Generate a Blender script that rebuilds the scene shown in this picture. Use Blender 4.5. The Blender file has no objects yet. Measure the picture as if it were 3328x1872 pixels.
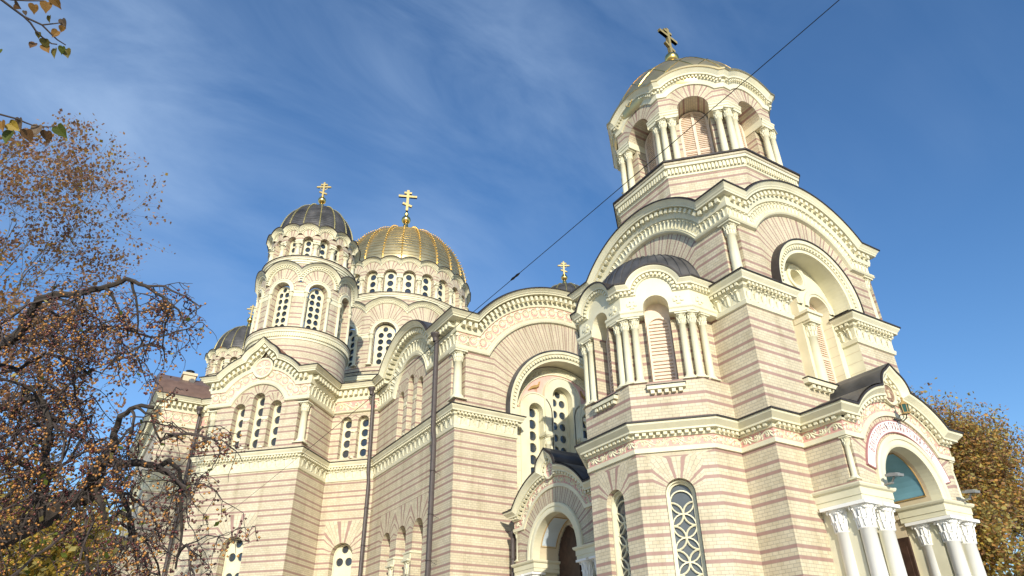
import bpy, math, random
from math import sin, cos, tan, pi, sqrt, atan2, radians as R
from mathutils import Vector as V, Matrix
from mathutils.geometry import delaunay_2d_cdt

# ------------------------------------------------------------------ camera, light, exposure
scene = bpy.context.scene
COL = scene.collection
GZ = -1.6                                   # ground level (eye level is z = 0)
YAW, PITCH, ROLL, FPX = R(31.7117), R(30.4921), R(-0.8256), 2257.37
cam_d = bpy.data.cameras.new('camera'); cam = bpy.data.objects.new('camera', cam_d); COL.objects.link(cam)
cam_d.sensor_width = 36; cam_d.lens = FPX / 3328 * 36; cam_d.clip_end = 5000; cam_d.clip_start = .05
_f = V((sin(YAW)*cos(PITCH), cos(YAW)*cos(PITCH), sin(PITCH))); _r = V((cos(YAW), -sin(YAW), 0)); _u = _r.cross(_f)
CR = _r*cos(ROLL) + _u*sin(ROLL); CU = -_r*sin(ROLL) + _u*cos(ROLL); CF = _f
cam.matrix_world = Matrix((CR, CU, -CF)).transposed().to_4x4()
scene.camera = cam
def ray(px, py):
    return (CR*((px-1664)/FPX) - CU*((py-936)/FPX) + CF)
def at(px, py, dist):                       # a point seen in that direction, at a real distance in metres
    return ray(px, py).normalized()*dist

SUN_AZ, SUN_EL = R(24.0), R(19.0)           # sun stands behind the viewer, low autumn sun
tosun = V((-sin(SUN_AZ)*cos(SUN_EL), -cos(SUN_AZ)*cos(SUN_EL), sin(SUN_EL)))
sd = bpy.data.lights.new('sun', 'SUN'); sd.energy = 4.0; sd.angle = R(.5); sd.color = (1, .935, .79)
so = bpy.data.objects.new('sun', sd); COL.objects.link(so)
so.rotation_mode = 'QUATERNION'; so.rotation_quaternion = tosun.to_track_quat('Z', 'Y'); so.location = (0, -30, 40)

W = bpy.data.worlds.new('World'); scene.world = W; W.use_nodes = True
nt = W.node_tree; N = nt.nodes; Lk = nt.links; N.clear()
def nd(tree, t, **kw):
    n = tree.nodes.new(t)
    for k, v in kw.items(): setattr(n, k, v)
    return n
sky = nd(nt, 'ShaderNodeTexSky', sky_type='NISHITA', sun_disc=False, sun_elevation=SUN_EL, sun_rotation=atan2(tosun.x, tosun.y),
         air_density=1.0, dust_density=.3, ozone_density=2.5, altitude=0)
geo = nd(nt, 'ShaderNodeTexCoord')
mp = nd(nt, 'ShaderNodeMapping'); mp.inputs['Rotation'].default_value = (R(20), R(35), R(-38)); mp.inputs['Scale'].default_value = (1.4, 5.5, 3.2)
n1 = nd(nt, 'ShaderNodeTexNoise'); n1.inputs['Scale'].default_value = 1.5; n1.inputs['Detail'].default_value = 9; n1.inputs['Roughness'].default_value = .57; n1.inputs['Distortion'].default_value = .5
n2 = nd(nt, 'ShaderNodeTexNoise'); n2.inputs['Scale'].default_value = 2.2; n2.inputs['Detail'].default_value = 3
cr = nd(nt, 'ShaderNodeValToRGB'); cr.color_ramp.elements[0].position = .36; cr.color_ramp.elements[1].position = .92
cr2 = nd(nt, 'ShaderNodeValToRGB'); cr2.color_ramp.elements[0].position = .36; cr2.color_ramp.elements[1].position = .66
# the cirrus bank lies over the western half of the sky: a soft mask by direction
dm = nd(nt, 'ShaderNodeVectorMath', operation='DOT_PRODUCT'); dm.inputs[1].default_value = at(380, 480, 1)
mr = nd(nt, 'ShaderNodeMapRange'); mr.inputs[1].default_value = .62; mr.inputs[2].default_value = .985; mr.inputs[3].default_value = 0.0; mr.inputs[4].default_value = 1.0
dm2 = nd(nt, 'ShaderNodeVectorMath', operation='DOT_PRODUCT'); dm2.inputs[1].default_value = at(2300, -150, 1)
mr2 = nd(nt, 'ShaderNodeMapRange'); mr2.inputs[1].default_value = .90; mr2.inputs[2].default_value = .99; mr2.inputs[3].default_value = 0.0; mr2.inputs[4].default_value = .55
mx = nd(nt, 'ShaderNodeMath', operation='MAXIMUM')
m1 = nd(nt, 'ShaderNodeMath', operation='MULTIPLY_ADD'); m1.inputs[1].default_value = .85; m1.inputs[2].default_value = .0
a1 = nd(nt, 'ShaderNodeMath', operation='MULTIPLY'); a2 = nd(nt, 'ShaderNodeMath', operation='MULTIPLY')
base = nd(nt, 'ShaderNodeMath', operation='MULTIPLY_ADD'); base.inputs[1].default_value = .85; base.inputs[2].default_value = .12
mixc = nd(nt, 'ShaderNodeMixRGB'); mixc.inputs[2].default_value = (2.9, 3.9, 5.4, 1)
bg = nd(nt, 'ShaderNodeBackground'); bg.inputs[1].default_value = .15
wo = nd(nt, 'ShaderNodeOutputWorld')
hs = nd(nt, 'ShaderNodeHueSaturation'); hs.inputs['Saturation'].default_value = 1.20; hs.inputs['Hue'].default_value = .505; hs.inputs['Value'].default_value = 1.03
for a, b in ((geo.outputs['Generated'], mp.inputs[0]), (mp.outputs[0], n1.inputs[0]), (geo.outputs['Generated'], n2.inputs[0]), (n1.outputs[0], cr.inputs[0]), (n2.outputs[0], cr2.inputs[0]),
             (geo.outputs['Generated'], dm.inputs[0]), (geo.outputs['Generated'], dm2.inputs[0]), (dm.outputs['Value'], mr.inputs[0]), (dm2.outputs['Value'], mr2.inputs[0]),
             (mr.outputs[0], mx.inputs[0]), (mr2.outputs[0], mx.inputs[1]), (cr2.outputs[0], base.inputs[0]), (cr.outputs[0], a1.inputs[0]), (base.outputs[0], a1.inputs[1]),
             (a1.outputs[0], a2.inputs[0]), (mx.outputs[0], a2.inputs[1]), (a2.outputs[0], m1.inputs[0]), (m1.outputs[0], mixc.inputs[0]), (sky.outputs[0], hs.inputs['Color']), (hs.outputs[0], mixc.inputs[1]),
             (mixc.outputs[0], bg.inputs[0]), (bg.outputs[0], wo.inputs[0])): Lk.new(a, b)
scene.view_settings.view_transform = 'Standard'; scene.view_settings.look = 'None'; scene.view_settings.exposure = 0.30; scene.view_settings.gamma = 1

# ------------------------------------------------------------------ materials
def newmat(name):
    m = bpy.data.materials.new(name); m.use_nodes = True
    t = m.node_tree; return m, t, t.nodes['Principled BSDF']
def mat(name, c, rough=.7, metal=0., var=.12, scale=6., bump=0., c2=None, spec=.3):
    m, t, p = newmat(name)
    tc = nd(t, 'ShaderNodeTexCoord'); nz = nd(t, 'ShaderNodeTexNoise'); nz.inputs['Scale'].default_value = scale; nz.inputs['Detail'].default_value = 5
    rp = nd(t, 'ShaderNodeValToRGB'); e = rp.color_ramp.elements
    e[0].position = .3; e[1].position = .72
    c2 = c2 or tuple(min(1, x*(1+var)) for x in c)
    e[0].color = tuple(x*(1-var) for x in c) + (1,); e[1].color = tuple(c2) + (1,)
    t.links.new(tc.outputs['Object'], nz.inputs['Vector']); t.links.new(nz.outputs['Fac'], rp.inputs[0]); t.links.new(rp.outputs[0], p.inputs['Base Color'])
    p.inputs['Roughness'].default_value = rough; p.inputs['Metallic'].default_value = metal
    p.inputs['Specular IOR Level'].default_value = spec
    if bump:
        b = nd(t, 'ShaderNodeBump'); b.inputs['Strength'].default_value = bump; b.inputs['Distance'].default_value = .02
        t.links.new(nz.outputs['Fac'], b.inputs['Height']); t.links.new(b.outputs[0], p.inputs['Normal'])
    return m
def math_(t, op, a, b=None, c=None):
    n = nd(t, 'ShaderNodeMath', operation=op)
    for i, x in enumerate((a, b, c)):
        if x is None: continue
        if isinstance(x, (int, float)): n.inputs[i].default_value = x
        else: t.links.new(x, n.inputs[i])
    return n.outputs[0]
PER = .62; ROW = PER/8
V0 = .266 - ROW/2
def brickmat(name, cream, cream2, pink, mortar):
    m, t, p = newmat(name)
    uv = nd(t, 'ShaderNodeUVMap'); sx = nd(t, 'ShaderNodeSeparateXYZ'); t.links.new(uv.outputs[0], sx.inputs[0])
    u = sx.outputs[0]; v = math_(t, 'SUBTRACT', sx.outputs[1], V0)
    row = math_(t, 'FLOOR', math_(t, 'MULTIPLY', math_(t, 'FRACT', math_(t, 'DIVIDE', v, PER)), 8.0))
    s1 = math_(t, 'COMPARE', row, 0.0, .1); s2 = math_(t, 'COMPARE', row, 5.0, .1)
    fr_ = math_(t, 'FRACT', math_(t, 'DIVIDE', v, ROW))
    st = math_(t, 'MULTIPLY', math_(t, 'ADD', s1, s2), math_(t, 'LESS_THAN', math_(t, 'ABSOLUTE', math_(t, 'SUBTRACT', fr_, .5)), .44))
    cb = nd(t, 'ShaderNodeCombineXYZ'); t.links.new(u, cb.inputs[0]); t.links.new(v, cb.inputs[1])
    br = nd(t, 'ShaderNodeTexBrick'); t.links.new(cb.outputs[0], br.inputs['Vector'])
    br.inputs['Scale'].default_value = 1; br.inputs['Brick Width'].default_value = .165; br.inputs['Row Height'].default_value = ROW
    br.inputs['Mortar Size'].default_value = .0055; br.inputs['Mortar Smooth'].default_value = .3; br.inputs['Bias'].default_value = -.1
    br.inputs['Color1'].default_value = cream + (1,); br.inputs['Color2'].default_value = cream2 + (1,); br.inputs['Mortar'].default_value = mortar + (1,)
    mx = nd(t, 'ShaderNodeMixRGB'); t.links.new(st, mx.inputs[0]); t.links.new(br.outputs[0], mx.inputs[1]); mx.inputs[2].default_value = pink + (1,)
    tc = nd(t, 'ShaderNodeTexCoord'); nz = nd(t, 'ShaderNodeTexNoise'); nz.inputs['Scale'].default_value = 1.1; nz.inputs['Detail'].default_value = 7
    t.links.new(tc.outputs['Object'], nz.inputs['Vector'])
    rp = nd(t, 'ShaderNodeValToRGB'); rp.color_ramp.elements[0].position = .3; rp.color_ramp.elements[0].color = (.86, .85, .83, 1); rp.color_ramp.elements[1].position = .7; rp.color_ramp.elements[1].color = (1.04, 1.03, 1.02, 1)
    t.links.new(nz.outputs[0], rp.inputs[0])
    mpn = nd(t, 'ShaderNodeMapping'); mpn.inputs['Scale'].default_value = (2.6, 2.6, .22); nz2 = nd(t, 'ShaderNodeTexNoise'); nz2.inputs['Scale'].default_value = 1.0; nz2.inputs['Detail'].default_value = 6; nz2.inputs['Roughness'].default_value = .6
    t.links.new(tc.outputs['Object'], mpn.inputs[0]); t.links.new(mpn.outputs[0], nz2.inputs['Vector'])
    rp2 = nd(t, 'ShaderNodeValToRGB'); rp2.color_ramp.elements[0].position = .28; rp2.color_ramp.elements[0].color = (.80, .78, .74, 1); rp2.color_ramp.elements[1].position = .5; rp2.color_ramp.elements[1].color = (1, 1, 1, 1); t.links.new(nz2.outputs[0], rp2.inputs[0])
    mu0 = nd(t, 'ShaderNodeMixRGB', blend_type='MULTIPLY'); mu0.inputs[0].default_value = 1; t.links.new(rp.outputs[0], mu0.inputs[1]); t.links.new(rp2.outputs[0], mu0.inputs[2]); rp = mu0
    mu = nd(t, 'ShaderNodeMixRGB', blend_type='MULTIPLY'); mu.inputs[0].default_value = 1; t.links.new(mx.outputs[0], mu.inputs[1]); t.links.new(rp.outputs[0], mu.inputs[2])
    t.links.new(mu.outputs[0], p.inputs['Base Color']); p.inputs['Roughness'].default_value = .62; p.inputs['Specular IOR Level'].default_value = .3
    bm = nd(t, 'ShaderNodeBump'); bm.inputs['Strength'].default_value = .35; bm.inputs['Distance'].default_value = .01; bm.invert = True
    t.links.new(br.outputs['Fac'], bm.inputs['Height']); t.links.new(bm.outputs[0], p.inputs['Normal'])
    return m
M = {}
M['brick'] = brickmat('striped_brick', (.605, .53, .38), (.685, .615, .46), (.395, .255, .22), (.38, .335, .265))
M['trim'] = mat('cream_paint', (.73, .685, .49), .55, var=.09, scale=1.7, c2=(.79, .745, .555))
M['white'] = mat('white_paint', (.88, .87, .83), .45, var=.03, scale=3)
M['pink'] = mat('rose_paint', (.66, .36, .31), .6, var=.1, scale=5)
M['rose'] = mat('pale_rose_paint', (.72, .45, .39), .6, var=.1, scale=5)
M['lead'] = mat('lead_sheet', (.075, .074, .076), .5, .3, var=.35, scale=1.6, c2=(.145, .14, .14), bump=.2)
M['flash'] = mat('flashing', (.05, .042, .04), .5, .2, var=.2)
M['gold'] = mat('gold_leaf', (.86, .60, .20), .24, 1., var=.10, scale=3, bump=.05)
M['goldsat'] = mat('gilded_sheet', (.62, .51, .27), .36, .85, var=.18, scale=1.3, c2=(.74, .60, .32), bump=.12)
M['giltrib'] = mat('gilt_rib', (.66, .47, .17), .34, .9, var=.2, scale=5)
M['goldlead'] = mat('worn_gilt_rib', (.30, .27, .13), .45, .6, var=.3, scale=8)
M['crossgold'] = mat('cross_gilt', (.42, .335, .15), .55, .4, var=.12)
M['shutter'] = mat('shutter_paint', (.74, .61, .49), .6, var=.08, scale=9)
M['glass'] = mat('window_glass', (.03, .04, .055), .08, 0, var=.3, scale=1.5, spec=.8)
M['tint'] = mat('grey_glass', (.10, .11, .115), .12, 0, var=.2, scale=2, spec=.6)
M['brownroof'] = mat('brown_roof', (.18, .115, .09), .5, .1, var=.18, scale=3, bump=.1)
M['rustroof'] = mat('red_brown_roof', (.25, .11, .075), .5, .1, var=.15)
M['pipe'] = mat('pipe_paint', (.085, .07, .068), .5, .1, var=.15, scale=8)
M['blue'] = mat('blue_panel_paint', (.19, .40, .50), .6, var=.12, scale=2)
M['paleblue'] = mat('pale_blue_paint', (.58, .66, .72), .6, var=.06, scale=2)
M['ochre'] = mat('ochre_line_paint', (.42, .27, .10), .6, var=.1)
M['tan'] = mat('tan_paint', (.62, .52, .36), .6, var=.06, scale=2)
M['wood'] = mat('dark_wood', (.06, .032, .022), .5, var=.3, scale=7)
M['redtext'] = mat('letter_paint', (.42, .20, .20), .6, var=.05)
M['iron'] = mat('dark_metal', (.03, .028, .026), .4, .7, var=.2)
M['grey'] = mat('grey_metal', (.30, .30, .295), .4, .4, var=.1)
M['icon'] = mat('icon_paint', (.24, .12, .08), .5, var=.5, scale=14, c2=(.42, .29, .21))

# ------------------------------------------------------------------ object helpers
def tag(o, label=None, cat=None, group=None, kind=None):
    if label: o['label'] = label
    if cat: o['category'] = cat
    if group: o['group'] = group
    if kind: o['kind'] = kind
    return o
def empty(name, loc=(0, 0, 0), parent=None):
    o = bpy.data.objects.new(name, None); COL.objects.link(o); o.location = loc; o.empty_display_size = .5
    if parent: o.parent = parent
    return o
class MB:
    def __init__(s): s.v = []; s.f = []; s.uv = []; s.m = []; s.mi = 0; s.sm = False; s.smooth = []
    def vert(s, p): s.v.append((p[0], p[1], p[2])); return len(s.v)-1
    def face(s, idx, uvs=None):
        s.f.append(tuple(idx)); s.uv.append(uvs or [(0, 0)]*len(idx)); s.m.append(s.mi); s.smooth.append(s.sm)
    def quad(s, a, b, c, d, uvs=None): s.face([s.vert(a), s.vert(b), s.vert(c), s.vert(d)], uvs)
    def grid(s, rows, uvs=None, close=False):
        ids = [[s.vert(p) for p in r] for r in rows]
        for i in range(len(ids)-1):
            n = len(ids[i])
            for j in range(n if close else n-1):
                k = (j+1) % n
                s.face((ids[i][j], ids[i][k], ids[i+1][k], ids[i+1][j]), [uvs[i][j], uvs[i][k], uvs[i+1][k], uvs[i+1][j]] if uvs else None)
    def box(s, o, a, b, c):      # corner o and three edge vectors
        o, a, b, c = V(o), V(a), V(b), V(c)
        p = [o, o+a, o+a+b, o+b, o+c, o+a+c, o+a+b+c, o+b+c]; i = [s.vert(q) for q in p]
        for q in ((0, 3, 2, 1), (4, 5, 6, 7), (0, 1, 5, 4), (1, 2, 6, 5), (2, 3, 7, 6), (3, 0, 4, 7)): s.face([i[k] for k in q])
    def tube(s, pts, rad, n=4, caps=False):
        pts = [V(p) for p in pts]; m = len(pts); rr = rad if isinstance(rad, (list, tuple)) else [rad]*m
        rows = []; ref = None
        for i in range(m):
            t = (pts[min(i+1, m-1)]-pts[max(i-1, 0)])
            if t.length < 1e-9: t = V((0, 0, 1))
            t.normalize()
            if ref is None: ref = V((0, 0, 1)) if abs(t.z) < .9 else V((1, 0, 0))
            a = ref - t*ref.dot(t)
            if a.length < 1e-6: a = t.orthogonal()
            a.normalize(); b = t.cross(a); ref = a
            rows.append([pts[i]+(a*cos(2*pi*k/n)+b*sin(2*pi*k/n))*rr[i] for k in range(n)])
        s.grid(rows, close=True)
        if caps:
            for r_ in (rows[0], rows[-1]): s.face([s.vert(p) for p in r_])
    def lathe(s, c, prof, n=24, a0=0, a1=2*pi, uvs=None):
        full = abs(a1-a0-2*pi) < 1e-6; k = n if full else n+1
        rows = [[(c[0]+r*cos(a0+(a1-a0)*i/n), c[1]+r*sin(a0+(a1-a0)*i/n), c[2]+z) for i in range(k)] for r, z in prof]
        s.grid(rows, close=full)
    def sphere(s, c, r, n=10, m=7, sz=1.):
        s.lathe(c, [(max(1e-4, r*sin(pi*i/m)), -r*sz*cos(pi*i/m)) for i in range(m+1)], n)
    def mesh(s, name, mats):
        me = bpy.data.meshes.new(name); me.from_pydata(s.v, [], s.f)
        for x in (mats if isinstance(mats, (list, tuple)) else [mats]): me.materials.append(M[x] if isinstance(x, str) else x)
        ul = me.uv_layers.new(name='UVMap'); flat = []
        for f in s.uv:
            for q in f: flat += [q[0], q[1]]
        ul.data.foreach_set('uv', flat); me.polygons.foreach_set('material_index', s.m); me.polygons.foreach_set('use_smooth', s.smooth)
        me.update(); return me
    def build(s, name, mats, parent=None):
        o = bpy.data.objects.new(name, s.mesh(name, mats)); COL.objects.link(o)
        if parent: o.parent = parent
        return o
def place(name, me, parent, mw=None):
    o = bpy.data.objects.new(name, me); COL.objects.link(o)
    if mw is not None: o.matrix_local = mw
    if parent: o.parent = parent
    return o
class Fr:                                   # a flat facade: u to the right seen from outside, z up, d outwards
    def __init__(s, x, y, ux, uy):
        l = sqrt(ux*ux+uy*uy); s.o = V((x, y, 0)); s.u = V((ux/l, uy/l, 0)); s.n = V((s.u.y, -s.u.x, 0))
    def pt(s, u, z, d=0): return s.o + s.u*u + s.n*d + V((0, 0, z))
    def ax(s, u): return s.u, s.n
class Cyl:                                  # the same on a round drum; u = 0 faces the angle a
    def __init__(s, cx, cy, r, a): s.c = V((cx, cy, 0)); s.r = r; s.a = a
    def pt(s, u, z, d=0):
        f = s.a+u/s.r; return s.c + V((cos(f)*(s.r+d), sin(f)*(s.r+d), z))
    def ax(s, u):
        f = s.a+u/s.r; return V((-sin(f), cos(f), 0)), V((cos(f), sin(f), 0))
def inpoly(u, z, poly):
    c = False; n = len(poly); j = n-1
    for i in range(n):
        a, b = poly[i], poly[j]
        if (a[1] > z) != (b[1] > z) and u < (b[0]-a[0])*(z-a[1])/(b[1]-a[1])+a[0]: c = not c
        j = i
    return c
def near(u, z, poly, e):
    n = len(poly)
    for i in range(n):
        a, b = poly[i], poly[(i+1) % n]; dx, dz = b[0]-a[0], b[1]-a[1]; l = dx*dx+dz*dz
        t = 0 if l < 1e-12 else max(0, min(1, ((u-a[0])*dx+(z-a[1])*dz)/l))
        if (a[0]+dx*t-u)**2+(a[1]+dz*t-z)**2 < e*e: return True
    return False
def plainuv(u, z, cu, cz): return (u, z)
def fan(uc, zc, uk, vend=None):
    ve = vend if vend is not None else zc+uk*(1+pi/2)
    def f(u, z, cu, cz):
        if cz <= zc or abs(cu-uc) >= uk: return (u, z)
        du = max(abs(u-uc), 1e-6); dz = max(z-zc, 0); th = atan2(dz, du)
        v = zc+uk*tan(th) if th <= pi/4 else zc+uk+(ve-zc-uk)*(th-pi/4)/(pi/4)
        return (sqrt(du*du+dz*dz)*(1 if cu > uc else -1), v)
    f.lines = lambda z1: [((uc-uk, zc), (uc-uk, z1)), ((uc+uk, zc), (uc+uk, z1)), ((uc-uk, zc), (uc+uk, zc)), ((uc, zc), (uc, z1))]
    f.box = (uc-uk, uc+uk, zc)
    return f
def multifan(fs):                           # several small fans on one wall
    def f(u, z, cu, cz):
        for g in fs:
            b = g.box
            if b[0] < cu < b[1] and b[2] < cz < b[3]: return g(u, z, cu, cz)
        return (u, z)
    f.lines = lambda z1: [((a[0], max(a[1], 0) if False else a[1]), (b[0], min(b[1], g.box[3]))) for g in fs for a, b in g.lines(g.box[3])] + [((g.box[0], g.box[3]), (g.box[1], g.box[3])) for g in fs]
    return f
def fanbox(uc, zc, uk, zt, vend=None):
    g = fan(uc, zc, uk, vend); g.box = (uc-uk, uc+uk, zc, zt); return g
def wall(mb, fr, outer, holes=(), d=0, uvf=plainuv, res=None, ztop=None):
    pts = []; edges = []
    def add(loop, closed=True):
        b = len(pts); pts.extend([V((p[0], p[1])) for p in loop]); n = len(loop)
        edges.extend([(b+i, b+(i+1) % n) for i in range(n if closed else n-1)])
    add(outer)
    for h in holes: add(h)
    us = [p[0] for p in outer]; zs = [p[1] for p in outer]
    if hasattr(uvf, 'lines'):
        for a, b in uvf.lines(ztop or max(zs)):
            k = max(2, int(math.hypot(b[0]-a[0], b[1]-a[1])/(res or .3))+1)
            loop = [(a[0]+(b[0]-a[0])*i/k, a[1]+(b[1]-a[1])*i/k) for i in range(k+1)]
            loop = [q for q in loop if inpoly(q[0], q[1], outer) and not any(inpoly(q[0], q[1], h) for h in holes)]
            if len(loop) > 1: add(loop, False)
    if res:
        e = res*.35; u = min(us)+res*.5
        while u < max(us):
            z = min(zs)+res*.5
            while z < max(zs):
                if inpoly(u, z, outer) and not any(inpoly(u, z, h) for h in holes) and not near(u, z, outer, e) and not any(near(u, z, h, e) for h in holes):
                    pts.append(V((u, z)))
                z += res
            u += res
    vo, eo, fo, *_ = delaunay_2d_cdt(pts, edges, [], 0, 1e-5)
    ids = [mb.vert(fr.pt(p.x, p.y, d)) for p in vo]
    for f in fo:
        cu = sum(vo[i].x for i in f)/len(f); cz = sum(vo[i].y for i in f)/len(f)
        if not inpoly(cu, cz, outer) or any(inpoly(cu, cz, h) for h in holes): continue
        a, b, c = [vo[i] for i in f[:3]]
        if (b-a).cross(c-a) < 0: f = list(reversed(f))
        mb.face([ids[i] for i in f], [uvf(vo[i].x, vo[i].y, cu, cz) for i in f])
def arch(uc, zb, zs, r, n=14, rz=None):
    rz = rz or r
    return [(uc-r, zb)] + [(uc-r*cos(pi*i/n), zs+rz*sin(pi*i/n)) for i in range(n+1)] + [(uc+r, zb)]
def circ(uc, zc, r, n=16): return [(uc+r*cos(2*pi*i/n), zc+r*sin(2*pi*i/n)) for i in range(n)]
def reveal(mb, fr, line, d0, d1, closed=False):
    # inside faces of an opening; uv follows the outline so that stripes run round it
    pts = list(line) + ([line[0]] if closed else []); rows = [[], []]; uv = [[], []]; s = 0; v = pts[0][1]
    for i, p in enumerate(pts):
        if i:
            q = pts[i-1]; l = math.hypot(p[0]-q[0], p[1]-q[1]); v += l
        rows[0].append(fr.pt(p[0], p[1], d0)); rows[1].append(fr.pt(p[0], p[1], d1)); uv[0].append((d0, v)); uv[1].append((d1, v))
    # the right-hand jamb runs down again: mirror v there so courses stay level
    vm = uv[0][len(pts)//2][1]
    for r_ in uv:
        for i, (a, b) in enumerate(r_):
            if b > vm: r_[i] = (a, 2*vm-b)
    mb.grid(rows, uv)
def ring(mb, fr, uc, zc, r0, r1, d0, d1, a0=0., a1=pi, n=24, z_leg=None, prof=None):
    # archivolt: a moulded arch band between two radii; optional legs down to z_leg
    prof = prof or [(r0, d0), (r0, d1), (r0+(r1-r0)*.35, d1), (r0+(r1-r0)*.4, d1+.025), (r1, d1+.025), (r1, d0)]
    rows = []
    for r, d in prof:
        row = []
        if z_leg is not None: row.append(fr.pt(uc-r, z_leg, d))
        row += [fr.pt(uc-r*cos(a0+(a1-a0)*i/n), zc+r*sin(a0+(a1-a0)*i/n), d) for i in range(n+1)]
        if z_leg is not None: row.append(fr.pt(uc+r, z_leg, d))
        rows.append(row)
    mb.grid(rows)
# gable line: level, arc, level (and a small ogee crest around a rosette)
def gpath(Wl, Wr, zt, uc, zc, Rr, dl, n=28, crest=None):
    z = zt+dl; r = Rr+dl; h = sqrt(max(r*r-(z-zc)**2, 1e-4)); a = atan2(z-zc, h)
    if crest is None:
        pts = [(-Wl, z)] + [(uc-r*cos(a+(pi-2*a)*i/n), zc+r*sin(a+(pi-2*a)*i/n)) for i in range(n+1)] + [(Wr, z)]
    else:
        cz, cr_, tip = crest; cr_ = cr_+dl
        # intersection of the two circles
        D = cz-zc; y = (r*r-cr_*cr_+D*D)/(2*D); hx = sqrt(max(r*r-y*y, 1e-4)); zi = zc+y; ai = atan2(zi-zc, hx); ac = atan2(zi-cz, hx)
        m = n//3; left = [(uc-r*cos(a+(ai-a)*i/m), zc+r*sin(a+(ai-a)*i/m)) for i in range(m+1)]
        mid = []
        for i in range(1, n):
            t = ac+(pi-2*ac)*i/n; x = -cr_*cos(t); zz = cz+cr_*sin(t); zz += tip*max(0, 1-abs(x)/(cr_*.45))**1.4
            mid.append((uc+x, zz))
        pts = [(-Wl, z)] + left + mid + [(2*uc-p[0], p[1]) for p in reversed(left)] + [(Wr, z)]
    return pts
def gsweep(mb, fr, gp, prof, kL=0., kR=0.):
    rows = []
    for out, dl in prof:
        p = gp(dl); p = [(p[0][0]-kL*out, p[0][1])] + p[1:-1] + [(p[-1][0]+kR*out, p[-1][1])]
        rows.append([fr.pt(u, z, out) for u, z in p])
    mb.grid(rows)
def along(path, step, e=0.):
    # evenly spaced places on a polyline: (u, z, tangent)
    L = [0]
    for a, b in zip(path, path[1:]): L.append(L[-1]+math.hypot(b[0]-a[0], b[1]-a[1]))
    T = L[-1]-2*e; n = max(1, round(T/step)); out = []; j = 0
    for i in range(n):
        s = e+T*(i+.5)/n
        while L[j+1] < s: j += 1
        a, b = path[j], path[j+1]; l = L[j+1]-L[j]; t = (s-L[j])/l
        out.append((a[0]+(b[0]-a[0])*t, a[1]+(b[1]-a[1])*t, (b[0]-a[0])/l, (b[1]-a[1])/l))
    return out, T/n
def obox(mb, fr, u, z, tx, tz, w, h, d0, d1):
    # box centred on (u, z): w along the tangent, h across
    t = (tx, tz); q = (-tz, tx)
    c = [(u+t[0]*a+q[0]*b, z+t[1]*a+q[1]*b) for a, b in ((-w/2, -h/2), (w/2, -h/2), (w/2, h/2), (-w/2, h/2))]
    p = [fr.pt(x, y, d) for d in (d0, d1) for x, y in c]; i = [mb.vert(x) for x in p]
    for f in ((4, 5, 6, 7), (0, 1, 5, 4), (1, 2, 6, 5), (2, 3, 7, 6), (3, 0, 4, 7)): mb.face([i[k] for k in f])
def dentils(mb, fr, path, step, h, d0, d1, fill=.55):
    pl, st = along(path, step)
    for u, z, tx, tz in pl: obox(mb, fr, u, z, tx, tz, st*fill, h, d0, d1)
def leaf(mb, fr, u, z, tx, tz, w, h, d, curl):
    q = (-tz, tx); rows = []
    for b, ww, o in ((-.5, .55, 0), (-.15, 1., .25), (.2, .95, .45), (.42, .7, 1.), (.30, .45, 1.25)):
        rows.append([fr.pt(u+tx*a*w*ww+q[0]*b*h, z+tz*a*w*ww+q[1]*b*h, d+o*curl+(.25*curl+.012 if a == 0 else 0)) for a in (-.5, -.22, 0, .22, .5)])
        if len(rows) > 1:
            for k in (0, 4): pass
    mb.grid(rows)
def curve3(mb, fr, pts, rad, d, n=4): mb.tube([fr.pt(u, z, d) for u, z in pts], rad, n)
def scroll(mb, fr, path, H, step, d=.02, rad=None):
    # a running vine: a wavy stem with a spiral and leaves in every bay
    pl, st = along(path, step); rad = rad or H*.115
    for k, (u, z, tx, tz) in enumerate(pl):
        s = 1 if k % 2 else -1; q = (-tz*s, tx*s)
        P = lambda a, b: (u+tx*a+q[0]*b, z+tz*a+q[1]*b)
        curve3(mb, fr, [P(-st/2+st*i/8, -H*.36*cos(pi*(i/8-.5))) for i in range(9)], rad, d)
        R0 = min(H*.33, st*.36); sp = []
        for i in range(13):
            t = i/12; a = -pi*.75+t*2*pi*1.15; r = R0*(1-t*.72); sp.append(P(r*cos(a), H*.06+r*sin(a)))
        curve3(mb, fr, sp, [rad*(1-.35*i/12) for i in range(13)], d)
        obox(mb, fr, *P(0, H*.06), tx, tz, R0*.5, R0*.5, d, d+rad*1.1)
        for a, b, rot in ((-st*.42, H*.25, .6), (st*.42, H*.28, -.7), (st*.30, -H*.02, -.2)):
            c, s_ = cos(rot*s), sin(rot*s); x, y = P(a, b)
            leaf(mb, fr, x, y, tx*c-tz*s_, tz*c+tx*s_, H*.34, H*.42, d, H*.09)
def palmettes(mb, fr, path, H, step, d=.02):
    # interlaced rings with a palmette in each
    pl, st = along(path, step); rad = H*.075
    for k, (u, z, tx, tz) in enumerate(pl):
        q = (-tz, tx); P = lambda a, b: (u+tx*a+q[0]*b, z+tz*a+q[1]*b)
        curve3(mb, fr, [P(st*.47*cos(2*pi*i/14), H*.42*sin(2*pi*i/14)) for i in range(15)], rad, d)
        for rot in (-.75, 0, .75):
            c, s_ = cos(rot), sin(rot); x, y = P(sin(-rot)*H*.15, -H*.02+cos(rot)*H*.10)
            leaf(mb, fr, x, y, tx*c-tz*s_, tz*c+tx*s_, st*.34, H*.46, d, H*.07)
        for s in (-1, 1):
            x, y = P(s*st*.5, -H*.33); leaf(mb, fr, x, y, tx, tz, st*.34, H*.34, d, H*.06)
            x, y = P(s*st*.5, H*.33); leaf(mb, fr, x, y, -tx, -tz, st*.34, H*.34, d, H*.06)
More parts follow.
